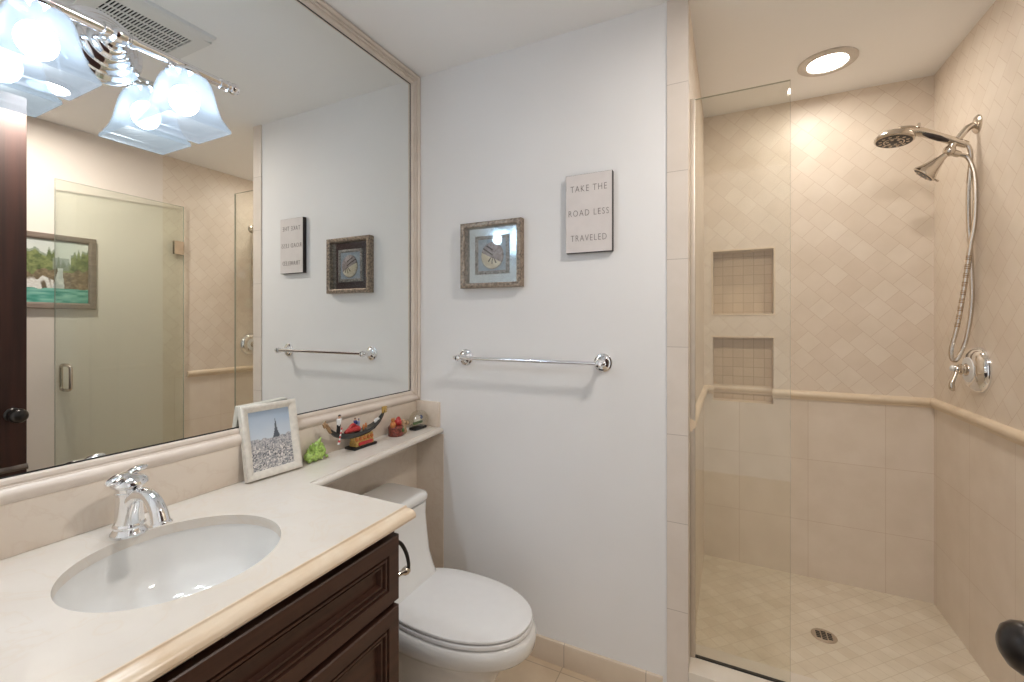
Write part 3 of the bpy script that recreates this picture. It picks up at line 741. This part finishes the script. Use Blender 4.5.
# ---------------------------------------------------------------- towel bar
tb = thing('towel_bar', 'chrome towel bar with round rosettes on the white back wall', 'towel bar', (0.566, D, 1.175))
b = MB(); b.tube([(0.252, D - 0.062, 1.176), (0.880, D - 0.062, 1.176)], 0.0075, 16)
for x, d in ((0.252, -1), (0.880, 1)): b.lathe((x, D - 0.062, 1.176), (d, 0, 0), [(0.0075, 0), (0.009, 0.002), (0.007, 0.007), (0.002, 0.010)], 16)
b.build('bar', M['chrome'], tb)
for x in (0.268, 0.864):
    b = MB(); b.lathe((x, D, 1.175), (0, -1, 0), [(0.034, 0), (0.034, 0.005), (0.030, 0.008), (0.025, 0.009), (0.024, 0.013), (0.018, 0.017), (0.014, 0.019), (0.012, 0.024), (0.0095, 0.034), (0.0095, 0.048), (0.013, 0.051), (0.0155, 0.058), (0.0155, 0.066), (0.011, 0.073), (0.002, 0.076)], 36)
    b.build('rosette', M['chrome'], tb)

# ---------------------------------------------------------------- things on the ledge
# photo frame, leaning back against the mirror
pf = thing('photo_frame', 'whitewashed photo frame with a city skyline picture leaning on the mirror', 'photo frame', (0.05, 0.89, ZC))
O = Vector((0.053, 0.800, ZC + 0.0045)); eu = Vector((0.016, 0.170, 0)).normalized()
ew0 = Vector((-0.042, 0, 0.212)); ew = (ew0 - eu * ew0.dot(eu)).normalized(); en = eu.cross(ew).normalized()
if en.x < 0: en = -en
def mpf(u, v, h): return tuple(O + eu * u + ew * v + en * h)
FW, FH = 0.170, 0.217
b = MB(); b.frame(mpf, 0, FW, 0, FH, [(0.0, -0.016), (0.0, 0.0), (0.002, 0.002), (0.006, 0.003), (0.010, 0.002), (0.022, -0.005), (0.0225, -0.008)], False)
b.build('frame', M['whitewash'], pf)
def skyline(u, v):
    n = vnoise(u * 4, v * 6, 5)
    if v > 0.50 + 0.05 * vnoise(u * 12, 0, 6):
        c = mix((206, 216, 226), (150, 172, 198), (v - 0.5) * 1.9); c = mix(c, (200, 208, 218), n * 0.5)
        d = abs(u - 0.63); t = (v - 0.50) / 0.33
        if 0 < t < 1 and d < 0.012 + 0.085 * (1 - t) ** 2.4: c = (84, 92, 104)
        return c
    s_ = 26 * (1.0 - v)
    k = hsh(int(u * (34 - 10 * (0.5 - v))), int(v * 60), 7); q = vnoise(u * 42, v * 70, 8)
    c = mix((96, 100, 110), (244, 238, 232), k * 0.75 + q * 0.45)
    if q > 0.78: c = (64, 68, 76)
    c = mix(c, (175, 175, 182), max(0, (v - 0.32)) * 3.0)
    return c
picture('photo', lambda u, v, h: mpf(0.021 + (FW - 0.042) * u, 0.021 + (FH - 0.042) * v, -0.0075), 70, 84, skyline, M['art'], pf)
b = MB(); q = [mpf(u, v, h) for h in (-0.0155, -0.0085) for u, v in ((0.004, 0.004), (FW - 0.004, 0.004), (FW - 0.004, FH - 0.004), (0.004, FH - 0.004))]
b.add(q, [(3, 2, 1, 0), (4, 5, 6, 7), (0, 1, 5, 4), (1, 2, 6, 5), (2, 3, 7, 6), (3, 0, 4, 7)], False); b.build('backing', M['whitewash'], pf)

# lime green figurine
gf = thing('green_figurine', 'small lime green ridged figurine standing beside the photo frame', 'figurine', (0.035, 1.04, ZC))
b = MB(); gx, gy = 0.040, 1.040
b.ball((gx, gy, ZC + 0.018), (0.020, 0.040, 0.018), 18, 10); b.ball((gx, gy - 0.018, ZC + 0.018), (0.019, 0.024, 0.017), 14, 8)
b.ball((gx - 0.003, gy + 0.012, ZC + 0.036), (0.016, 0.022, 0.026), 14, 8)
b.build('body', M['lime'], gf)
b = MB()
for i in range(34):
    a = rnd.uniform(0, 2 * PI); e = rnd.uniform(0.15, 1.3); q = rnd.uniform(0.6, 1)
    base = Vector((gx + 0.017 * math.cos(a) * math.cos(e), gy + 0.004 + 0.032 * math.sin(a) * math.cos(e), ZC + 0.014 + 0.036 * math.sin(e)))
    d_ = Vector((math.cos(a) * 0.5, math.sin(a) * 0.5, 1.0)).normalized()
    b.tube([base - d_ * 0.006, base + d_ * 0.004, base + d_ * 0.013 * q], [0.0055, 0.0045, 0.0008], 7)
b.tube([(gx, gy + 0.012, ZC + 0.05), (gx, gy + 0.016, ZC + 0.062), (gx, gy + 0.024, ZC + 0.073)], [0.008, 0.006, 0.001], 8)
b.build('ridges', M['lime'], gf)
b = MB()
for y in (-0.034, -0.012, 0.012, 0.034): b.ball((gx + 0.014, gy + y, ZC + 0.008), (0.007, 0.006, 0.006), 10, 6)
b.build('feet', M['lime'], gf)

# model gondola
GX = 0.056
go = thing('gondola_model', 'black souvenir gondola with tiny figures on a decorated stand', 'model boat', (GX, 1.23, ZC))
MB().box(GX - 0.030, GX + 0.022, 1.178, 1.290, ZC, ZC + 0.009, 0.002).build('plinth', M['black'], go)
b = MB(); b.loft([[(GX - w, y0, z), (GX + w, y0, z), (GX + w, y1, z), (GX - w, y1, z)] for w, y0, y1, z in ((0.017, 1.190, 1.278, ZC + 0.009), (0.017, 1.190, 1.276, ZC + 0.020), (0.010, 1.188, 1.278, ZC + 0.032), (0.008, 1.180, 1.282, ZC + 0.046))], smooth=False)
st = b.build('stand', M['gold'], go, 'gold decorated stand')
b = MB()
for y in (1.198, 1.217, 1.236, 1.255, 1.272): b.ball((GX + 0.012, y, ZC + 0.034), (0.006, 0.007, 0.008), 10, 6)
b.build('scrollwork', M['orange'], st)
b = MB(); b.box(GX + 0.0165, GX + 0.021, 1.200, 1.268, ZC + 0.012, ZC + 0.024, 0.001); b.build('name_plate', M['red'], st, 'red plate')
keel = [(1.070, .972, .002, .004), (1.084, .950, .005, .010), (1.105, .930, .009, .014), (1.140, .914, .0135, .016), (1.180, .907, .0165, .017), (1.220, .906, .017, .017), (1.260, .910, .0155, .016), (1.295, .920, .012, .015), (1.325, .937, .008, .013), (1.345, .957, .005, .010), (1.356, .978, .002, .006)]
b = MB(); rings = []
for y, z, w, hgt in keel:
    z -= 0.003; hgt += 0.004
    rings.append([(GX - w, y, z + hgt), (GX - w * 0.95, y, z + hgt * 0.55), (GX - w * 0.6, y, z + 0.1 * hgt), (GX, y, z), (GX + w * 0.6, y, z + 0.1 * hgt), (GX + w * 0.95, y, z + hgt * 0.55), (GX + w, y, z + hgt)])
b.loft(rings, True, True); hl = b.build('hull', M['hull'], go)
b = MB(); rr = [[(GX - w * 0.82, y, z + hgt - 0.002), (GX + w * 0.82, y, z + hgt - 0.002)] for y, z, w, hgt in keel[2:9]]
b.loft(rr, False, False, False, False); b.build('deck', M['wood'], hl)
b = MB(); b.box(GX - 0.003, GX + 0.003, 1.340, 1.362, 0.966, 0.992, 0.001)
for k in range(4): b.box(GX - 0.002, GX + 0.002, 1.354, 1.368, 0.969 + 0.006 * k, 0.972 + 0.006 * k)
b.build('prow_iron', M['gold'], hl, 'gold toothed prow')
b = MB()
for k in range(6): b.ball((GX, 1.070 + 0.0038 * k, 0.976 - 0.0055 * k), (0.006, 0.008, 0.006), 10, 6)
b.tube([(GX, 1.066, 0.968), (GX, 1.060, 0.980), (GX, 1.068, 0.990)], [0.005, 0.005, 0.002], 8)
b.build('stern_carving', M['wood'], hl)
b = MB(); b.tube([(GX + 0.002, 1.150, .932), (GX + 0.002, 1.172, .936), (GX + 0.002, 1.205, .936), (GX + 0.002, 1.218, .930)], [.004, .010, .012, .008], 14, 4); b.tube([(GX + 0.002, 1.165, .940), (GX + 0.002, 1.185, .953), (GX + 0.002, 1.198, .948)], [.004, .006, .006], 10, 3)
b.build('canopy_seat', M['red'], hl, 'red cushioned seat')
def tiny(y, z, h, lower, upper, arms, lean=0.0):
    """A small standing or seated figure, one continuous skinned body coloured by clothing."""
    b = MB(); x = GX
    prof = [(0.0, .105), (.10, .12), (.30, .11), (.46, .125), (.50, .13), (.62, .14), (.74, .16), (.80, .13), (.83, .05), (.86, .05), (.88, .08), (.93, .092), (.97, .075), (1.0, .02)]
    rings, mats_ = [], []
    for t, r_ in prof:
        rings.append([(x + r_ * h * 0.72 * math.cos(2 * PI * j / 12), y + lean * t * h + r_ * h * math.sin(2 * PI * j / 12), z + t * h) for j in range(12)])
    for i in range(len(prof) - 1):
        t = prof[i][0]; b.slot = 1 if t < 0.46 else 2 if t < 0.80 else 0 if t < 0.92 else 3
        b.loft(rings[i:i + 2], i == 0, i == len(prof) - 2)
    b.slot = 2
    for s_, (ay, az) in arms:
        b.tube([(x + s_ * .10 * h, y + lean * h * .76, z + .77 * h), (x + s_ * .17 * h, y + ay * .5 * h, z + (.77 + az * .5) * h), (x + s_ * .08 * h, y + ay * h, z + (.77 + az) * h)], [.05 * h, .045 * h, .035 * h], 8, 3)
    return b
tiny(1.122, 0.937, 0.064, 0, 0, ((1, (-.02, -.35)), (-1, (.16, -.30))), 0.10).build('gondolier', [M['skin'], M['black'], M['white'], M['hair']], hl, 'standing figure in white shirt and black trousers')
tiny(1.200, 0.932, 0.044, 0, 0, ((1, (.1, -.3)),)).build('passenger', [M['skin'], M['black'], M['blue'], M['black']], hl, 'seated figure in dark blue')
tiny(1.217, 0.930, 0.040, 0, 0, ((1, (-.1, -.3)),)).build('passenger', [M['skin'], M['paleblue'], M['paleblue'], M['blue']], hl, 'seated figure in pale blue')
b = MB()
for y, z in ((1.238, .932), (1.250, .936)): b.ball((GX + 0.003, y, z), (0.005, 0.005, 0.008), 10, 6); b.ball((GX + 0.003, y, z + 0.009), 0.0035, 8, 6)
b.build('small_figures', M['orange'], hl)
b = MB(); b.ball((GX, 1.305, 0.944), (0.006, 0.008, 0.009), 10, 6); b.ball((GX, 1.317, 0.948), (0.006, 0.008, 0.007), 10, 6); b.build('bow_ornament', M['white'], hl)
b = MB(); p0, p1 = Vector((GX + 0.018, 1.122, 0.958)), Vector((GX + 0.026, 1.100, 0.905))
for k in range(8):
    b.slot = k % 2; b.tube([p0.lerp(p1, k / 8), p0.lerp(p1, (k + 1) / 8)], 0.0024 if k < 6 else 0.004, 8)
b.build('oar', [M['red'], M['white']], hl, 'red and white striped oar')

# coloured trinket
tr = thing('trinket_box', 'small maroon and orange trinket with figures beside the gondola', 'figurine', (0.06, 1.418, ZC))
b = MB(); b.lathe((0.060, 1.416, ZC), (0, 0, 1), [(0.030, 0), (0.032, 0.003), (0.030, 0.008), (0.031, 0.028), (0.033, 0.034), (0.028, 0.040), (0.001, 0.042)], 18); b.build('pot', M['maroon'], tr)
b = MB(); b.ball((0.066, 1.392, ZC + 0.048), (0.012, 0.012, 0.014), 12, 8); b.ball((0.066, 1.392, ZC + 0.066), 0.008, 12, 8)
for dy in (-0.006, 0.006): b.ball((0.066, 1.392 + dy, ZC + 0.073), 0.003, 8, 6)
b.build('bear_figure', M['orange'], tr, 'orange brown figure')
b = MB(); b.ball((0.062, 1.426, ZC + 0.050), (0.015, 0.016, 0.016), 12, 8); b.lathe((0.062, 1.428, ZC + 0.060), (0, 0.2, 1), [(0.011, 0), (0.010, 0.006), (0.003, 0.014)], 12); b.build('red_figure', M['red'], tr, 'red figure')
b = MB(); b.ball((0.086, 1.424, ZC + 0.026), (0.007, 0.011, 0.014), 10, 8); b.build('leaf', M['green'], tr, 'green leaf')
b = MB(); b.ball((0.072, 1.446, ZC + 0.030), (0.013, 0.013, 0.016), 12, 8); b.ball((0.072, 1.449, ZC + 0.050), 0.010, 12, 8); b.ball((0.076, 1.450, ZC + 0.014), (0.011, 0.011, 0.013), 10, 8); b.build('tan_figure', M['cork'], tr, 'tan figure')

# ship in a bottle
bt = thing('bottle_ship', 'little glass bottle with a model ship on a black stand in the ledge corner', 'ornament', (0.066, 1.55, ZC))
MB().box(0.052, 0.088, 1.508, 1.584, ZC, ZC + 0.011, 0.002).build('stand', M['black'], bt)
b = MB(); b.lathe((0.066, 1.478, ZC + 0.040), (0, 1, 0), [(0.010, 0), (0.011, 0.004), (0.010, 0.010), (0.011, 0.020), (0.020, 0.034), (0.030, 0.048), (0.037, 0.066), (0.0385, 0.084), (0.035, 0.102), (0.025, 0.116), (0.012, 0.123), (0.001, 0.125)], 32); b.build('bottle', M['bottle'], bt, 'clear glass bottle')
b = MB(); b.lathe((0.066, 1.470, ZC + 0.040), (0, 1, 0), [(0.010, 0), (0.010, 0.008), (0.008, 0.016)], 16); b.build('cork', M['cork'], bt)
b = MB(); b.loft([[(0.066 - w, y, ZC + 0.030), (0.066 + w, y, ZC + 0.030), (0.066 + w * .6, y, ZC + 0.021), (0.066 - w * .6, y, ZC + 0.021)] for y, w in ((1.520, .003), (1.532, .010), (1.556, .012), (1.572, .009), (1.578, .006))], smooth=False); b.build('ship_hull', M['green'], bt, 'dark green hull')
b = MB()
for y, h_ in ((1.532, .020), (1.545, .026), (1.558, .020)):
    b.add([(0.066, y - .006, ZC + .032), (0.070, y + .006, ZC + .032), (0.070, y + .005, ZC + .032 + h_), (0.066, y - .004, ZC + .032 + h_), (0.064, y - .006, ZC + .032), (0.067, y + .007, ZC + .032), (0.067, y + .006, ZC + .032 + h_), (0.064, y - .004, ZC + .032 + h_)], [(0, 1, 2, 3), (7, 6, 5, 4), (0, 4, 5, 1), (1, 5, 6, 2), (2, 6, 7, 3), (3, 7, 4, 0)], False)
b.build('sails', M['white'], bt, 'white sails')
b = MB(); b.ball((0.068, 1.570, ZC + 0.046), (0.008, 0.008, 0.009), 12, 8); b.build('blue_cabin', M['blue'], bt, 'blue cabin')

# ---------------------------------------------------------------- shower glass
GZ = 2.118
gp = thing('shower_screen', 'fixed clear glass shower panel standing on the stone curb', 'glass panel', (1.32, 1.704, 0.135))
def pane(name, x0, x1, y0, y1, z0, z1, parent, m, thin):
    b = MB(); b.box(x0, x1, y0, y1, z0, z1); o = b.build(name, [m, M['glass_edge']], parent)
    for p in o.data.polygons:
        if abs(p.normal[thin]) < 0.9: p.material_index = 1
    return o
pane('glass', 1.164, 1.463, 1.700, 1.709, 0.138, GZ, gp, M['glass'], 1)
b = MB(); b.box(XJ, 1.175, 1.694, 1.715, 0.135, GZ + 0.001, 0.001); b.build('wall_channel', M['channel'], gp, 'brushed metal channel')
b = MB(); b.box(1.175, 1.463, 1.698, 1.711, 0.135, 0.1385); b.build('bottom_seal', M['black'], gp, 'dark bottom seal')
# door, standing open along the right wall
gd = thing('shower_door', 'clear glass shower door standing open, reflected in the mirror', 'shower door', (2.09, 1.735, 0.18))
A = Vector((2.088, 1.737, 0)); B_ = Vector((2.045, 1.076, 0)); dv = (B_ - A).normalized(); nv = Vector((-dv.y, dv.x, 0))
if nv.x > 0: nv = -nv
LEN = (B_ - A).length
def mdo(u, v, h): return tuple(A + dv * u + nv * h + Vector((0, 0, v)))
def dbox(b, u0, u1, v0, v1, h0, h1):
    q = [mdo(u, v, h) for h in (h0, h1) for u, v in ((u0, v0), (u1, v0), (u1, v1), (u0, v1))]
    b.add(q, [(3, 2, 1, 0), (4, 5, 6, 7), (0, 1, 5, 4), (1, 2, 6, 5), (2, 3, 7, 6), (3, 0, 4, 7)], False); return b
b = MB(); dbox(b, 0, LEN, 0.185, 2.115, -0.0045, 0.0045); o = b.build('glass', [M['door_glass'], M['glass_edge']], gd)
for p in o.data.polygons:
    if abs(p.normal.dot(nv)) < 0.9: p.material_index = 1
for z in (1.83, 0.45):
    b = MB(); dbox(b, 0.006, 0.062, z - 0.045, z + 0.045, 0.004, 0.012); dbox(b, 0.006, 0.062, z - 0.045, z + 0.045, -0.012, -0.004)
    b.box(2.090, XR, 1.728, 1.742, z - 0.045, z + 0.045, 0.001); b.lathe((2.093, 1.735, z - 0.03), (0, 0, 1), [(0.008, 0), (0.008, 0.06)], 16)
    b.build('hinge', M['nickel'], gd, 'brushed metal hinge')
uh, z0, z1 = LEN - 0.042, 0.945, 1.085
for s_ in (1, -1):
    h1 = 0.058 * s_ if s_ > 0 else -0.042
    b = MB(); b.tube([mdo(uh, z0, 0.003 * s_), mdo(uh, z0, h1 * .55), mdo(uh, z0 + 0.008, h1 * .88), mdo(uh, z0 + 0.025, h1), mdo(uh, z1 - 0.025, h1), mdo(uh, z1 - 0.008, h1 * .88), mdo(uh, z1, h1 * .55), mdo(uh, z1, 0.003 * s_)], 0.0085, 14, 4)
    b.build('handle', M['nickel'], gd, 'D shaped metal pull')

# ---------------------------------------------------------------- shower fittings
YW = 2.240
sh = thing('overhead_shower', 'nickel shower arm with fixed head on the right shower wall', 'shower head', (XR, YW, 2.061))
b = MB(); b.lathe((XR, YW, 2.061), (-1, 0, 0), [(0.034, 0), (0.034, 0.003), (0.029, 0.008), (0.017, 0.012), (0.012, 0.013)], 32); b.build('flange', M['nickel'], sh)
b = MB(); b.tube([(XR - 0.004, YW, 2.061), (2.085, YW, 2.052), (2.062, YW, 2.022), (2.036, YW, 1.985)], 0.0115, 16, 5); b.build('arm', M['nickel'], sh)
b = MB(); b.ball((2.032, YW, 1.975), (0.019, 0.019, 0.021), 18, 10)
b.tube([(2.032, YW, 1.975), (2.040, YW - 0.004, 1.998)], [0.015, 0.013], 14); b.tube([(2.032, YW, 1.972), (2.062, YW + 0.004, 1.957)], [0.013, 0.011], 14)
b.build('diverter', M['nickel'], sh)
ax = Vector((-0.66, 0.20, -0.72)).normalized()
b = MB(); b.lathe((2.020, YW - 0.003, 1.962), ax, [(0.010, 0), (0.012, 0.010), (0.013, 0.018), (0.016, 0.022), (0.024, 0.048), (0.034, 0.070), (0.040, 0.080), (0.041, 0.088), (0.037, 0.090)], 32)
fh = b.build('fixed_head', M['nickel'], sh)
b = MB(); c_ = Vector((2.020, YW - 0.003, 1.962)) + ax * 0.0902
b.lathe(c_, ax, [(0.0355, -0.001), (0.034, 0.0015), (0.012, 0.0025), (0.001, 0.003)], 28)
b.build('spray_face', M['darkgrip'], fh, 'dark spray face')
t1 = ax.cross(Vector((0, 1, 0))).normalized(); t2 = ax.cross(t1)
b = MB()
for k in range(8): b.ball(c_ + (t1 * math.cos(k * PI / 4) + t2 * math.sin(k * PI / 4)) * 0.024 + ax * 0.002, 0.004, 8, 6)
b.lathe(c_ + t1 * 0.043 - ax * 0.008, t1, [(0.004, -0.004), (0.004, 0.008), (0.002, 0.011)], 10)
b.build('nozzles', M['nickel'], fh)

hs = thing('hand_shower', 'handheld nickel shower head with coiled hose resting in the shower arm bracket', 'hand shower', (2.04, YW, 2.0))
hc = Vector((1.866, YW - 0.01, 2.046)); ha = Vector((-0.12, -0.10, -1)).normalized()
b = MB(); b.lathe(hc - ha * 0.030, ha, [(0.002, 0), (0.022, 0.001), (0.044, 0.009), (0.058, 0.020), (0.063, 0.028), (0.063, 0.036), (0.058, 0.040)], 40); hd = b.build('spray_head', M['nickel'], hs)
b = MB(); b.lathe(hc + ha * 0.0095, ha, [(0.057, -0.002), (0.056, 0.001), (0.020, 0.003), (0.001, 0.0035)], 36); fc = b.build('spray_face', M['darkgrip'], hd, 'dark spray face')
b = MB(); t1 = ha.cross(Vector((0, 1, 0))).normalized(); t2 = ha.cross(t1)
for k in range(12): b.ball(hc + ha * 0.011 + (t1 * math.cos(k * PI / 6) + t2 * math.sin(k * PI / 6)) * 0.043, (0.006, 0.006, 0.003), 8, 6)
for k in range(6): b.ball(hc + ha * 0.012 + (t1 * math.cos(k * PI / 3) + t2 * math.sin(k * PI / 3)) * 0.020, (0.006, 0.006, 0.003), 8, 6)
b.lathe(hc + ha * 0.011, ha, [(0.033, 0), (0.033, 0.002), (0.029, 0.002), (0.029, 0)], 28, False)
b.build('nozzle_ring', M['nickel'], hd)
b = MB(); b.tube([(1.880, YW - 0.008, 2.072), (1.915, YW - 0.006, 2.071), (1.950, YW - 0.004, 2.060), (2.000, YW - 0.002, 2.034), (2.045, YW, 2.010), (2.082, YW + 0.002, 1.990)], [0.022, 0.019, 0.0165, 0.0150, 0.0145, 0.0125], 18, 5)
b.tube([(1.936, YW - 0.02, 2.075), (1.938, YW - 0.022, 2.090)], [0.006, 0.0045], 10)
hn = b.build('handle', M['nickel'], hs)
b = MB(); b.tube([(1.950, YW - 0.016, 2.050), (1.975, YW - 0.015, 2.036), (2.000, YW - 0.013, 2.023), (2.026, YW - 0.012, 2.009)], [0.004, 0.0095, 0.0105, 0.004], 12, 4); b.build('grip', M['darkgrip'], hn, 'dark rubber grip')
b = MB()
hose = [(2.080, YW + 0.002, 1.992), (2.090, YW + 0.004, 1.975), (2.094, YW + 0.006, 1.93), (2.089, YW + 0.010, 1.82), (2.091, YW + 0.014, 1.70), (2.096, YW + 0.016, 1.62), (2.100, YW + 0.018, 1.54), (2.1015, YW + 0.018, 1.40), (2.089, YW + 0.022, 1.27), (2.070, YW + 0.026, 1.20), (2.058, YW + 0.028, 1.178), (2.048, YW + 0.028, 1.187), (2.046, YW + 0.024, 1.225), (2.059, YW + 0.014, 1.31), (2.075, YW + 0.006, 1.45), (2.089, YW - 0.002, 1.60), (2.100, YW - 0.004, 1.69), (2.1035, YW - 0.004, 1.79), (2.100, YW - 0.002, 1.88), (2.085, YW + 0.002, 1.94), (2.062, YW + 0.004, 1.957)]
b.tube(hose, 0.0072, 10, 8); b.build('hose', M['nickel'], hs)
b = MB()
for i in range(60):
    k = 13.0 + 2.6 * i / 60; j = int(k); p = Vector(hose[j]).lerp(Vector(hose[j + 1]), k - j); d_ = (Vector(hose[j + 1]) - Vector(hose[j])).normalized()
    if i % 5 < 3 and i < 44: b.lathe(p - d_ * 0.0025, d_, [(0.0079, 0), (0.0083, 0.0015), (0.0079, 0.003)], 10)
b.build('hose_coil', M['wood'], hs, 'darker worn coil of the hose')

va = thing('shower_valve', 'round nickel valve plate with curved lever on the right shower wall', 'valve', (XR, 2.226, 1.149))
b = MB(); b.lathe((XR, 2.226, 1.149), (-1, 0, 0), [(0.085, 0), (0.085, 0.004), (0.082, 0.012), (0.072, 0.024), (0.058, 0.031), (0.046, 0.033)], 48); b.build('escutcheon', M['chrome'], va)
b = MB(); b.lathe((XR - 0.031, 2.226, 1.149), (-1, 0, 0), [(0.047, 0), (0.046, 0.004), (0.026, 0.006)], 40); b.build('collar', M['white_plastic'], va, 'white inner ring')
b = MB(); b.lathe((XR - 0.033, 2.226, 1.149), (-1, 0, 0), [(0.024, 0), (0.022, 0.007), (0.016, 0.010), (0.016, 0.015), (0.020, 0.018), (0.020, 0.023), (0.015, 0.026), (0.015, 0.032), (0.012, 0.038), (0.004, 0.041)], 28); b.build('hub', M['nickel'], va)
b = MB(); b.tube([(2.046, 2.224, 1.150), (2.043, 2.218, 1.134), (2.036, 2.212, 1.116), (2.028, 2.208, 1.098), (2.028, 2.206, 1.080), (2.034, 2.206, 1.070)], [0.007, 0.006, 0.006, 0.0085, 0.0095, 0.004], 14, 5); b.build('lever', M['nickel'], va)
b = MB(); b.ball((2.036, 2.226, 1.152), (0.008, 0.012, 0.012), 14, 8); b.build('button', M['white_plastic'], va, 'white end button')

dr = thing('shower_drain', 'round metal drain grate in the shower floor', 'drain', (1.627, 2.166, 0.055))
b = MB(); b.lathe((1.627, 2.166, 0.0545), (0, 0, 1), [(0.001, 0.0), (0.043, 0.0), (0.045, 0.002), (0.041, 0.0035), (0.001, 0.0036)], 40); gr = b.build('grate', M['nickel'], dr)
b = MB()
for sx, n_, L_ in ((-0.020, 4, 0.013), (0.0, 5, 0.015), (0.020, 4, 0.013)):
    for k in range(n_):
        y = 2.166 + (k - (n_ - 1) / 2) * 0.0115
        b.box(1.627 + sx - L_ / 2 - 0.001, 1.627 + sx + L_ / 2 + 0.001, y - 0.0038, y + 0.0038, 0.0575, 0.0585)
b.build('slots', M['black'], dr, 'dark drain slots')

# ---------------------------------------------------------------- waterfall painting on the right wall
wp = thing('waterfall_painting', 'framed waterfall landscape on the right wall, reflected in the mirror', 'painting', (XR, 0.98, 1.4))
PY0, PY1, PZ0, PZ1 = 0.69, 1.272, 1.400, 1.815
mpr = lambda u, v, h: (XR - h, u, v)
b = MB(); b.frame(mpr, PY0, PY1, PZ0, PZ1, [(0, 0), (0, 0.020), (0.003, 0.024), (0.022, 0.022), (0.030, 0.016), (0.034, 0.014), (0.034, 0.006)], False); b.build('frame', M['greyframe'], wp)
def falls(u, v):
    n = vnoise(u * 30, v * 22, 11); n2 = vnoise(u * 70, v * 60, 12)
    c = mix((236, 236, 230), (206, 212, 206), vnoise(u * 5, v * 6, 13))
    tl = 0.80 - 0.16 * abs(u - 0.5) + 0.16 * (vnoise(u * 46, 0, 14) - 0.4)
    if u > 0.72: tl = 0.62 + (0.16 if u > 0.85 else 0.0) + 0.16 * (vnoise(u * 60, 1, 15) - 0.4)
    if v < tl + 0.04: c = mix((178, 186, 172), (140, 152, 132), n)
    if v < tl: c = mix((70, 86, 52), (148, 156, 104), n * .8 + n2 * .5)
    if 0.70 < u < 0.84 and v > 0.52 and v < 0.72: c = mix(c, (150, 158, 150), 0.7)
    if v < 0.42 + 0.16 * vnoise(u * 22, 2, 16): c = mix((92, 80, 62), (168, 150, 122), n * .7 + n2 * .5)
    if u > 0.78 and v < 0.50: c = mix((104, 86, 68), (176, 154, 126), n2 * .7 + n * .4)
    if u < 0.71 and v < 0.36 - 0.12 * abs(u - 0.62) + 0.09 * vnoise(u * 24, 4, 20): c = mix((250, 248, 244), (112, 98, 80), 3.0 * max(0, vnoise(u * 44 + v * 6, v * 7, 17) - 0.5) + 0.2 * n2)
    if abs(u - (0.765 - 0.05 * (0.55 - v))) < 0.02 + 0.11 * max(0, 0.5 - v) and v < 0.56: c = mix((238, 238, 234), (196, 200, 198), n)
    if v < 0.215 + 0.02 * vnoise(u * 20, 3, 18): c = mix((62, 148, 132), (158, 214, 198), vnoise(u * 16, v * 40, 19))
    if v < 0.215 and u < 0.72 and v > 0.12: c = mix(c, (170, 214, 202), 0.4 * n)
    return c
picture('canvas', lambda u, v, h: (XR - 0.008, PY0 + 0.033 + (PY1 - PY0 - 0.066) * u, PZ0 + 0.033 + (PZ1 - PZ0 - 0.066) * v), 170, 110, falls, M['art'], wp)
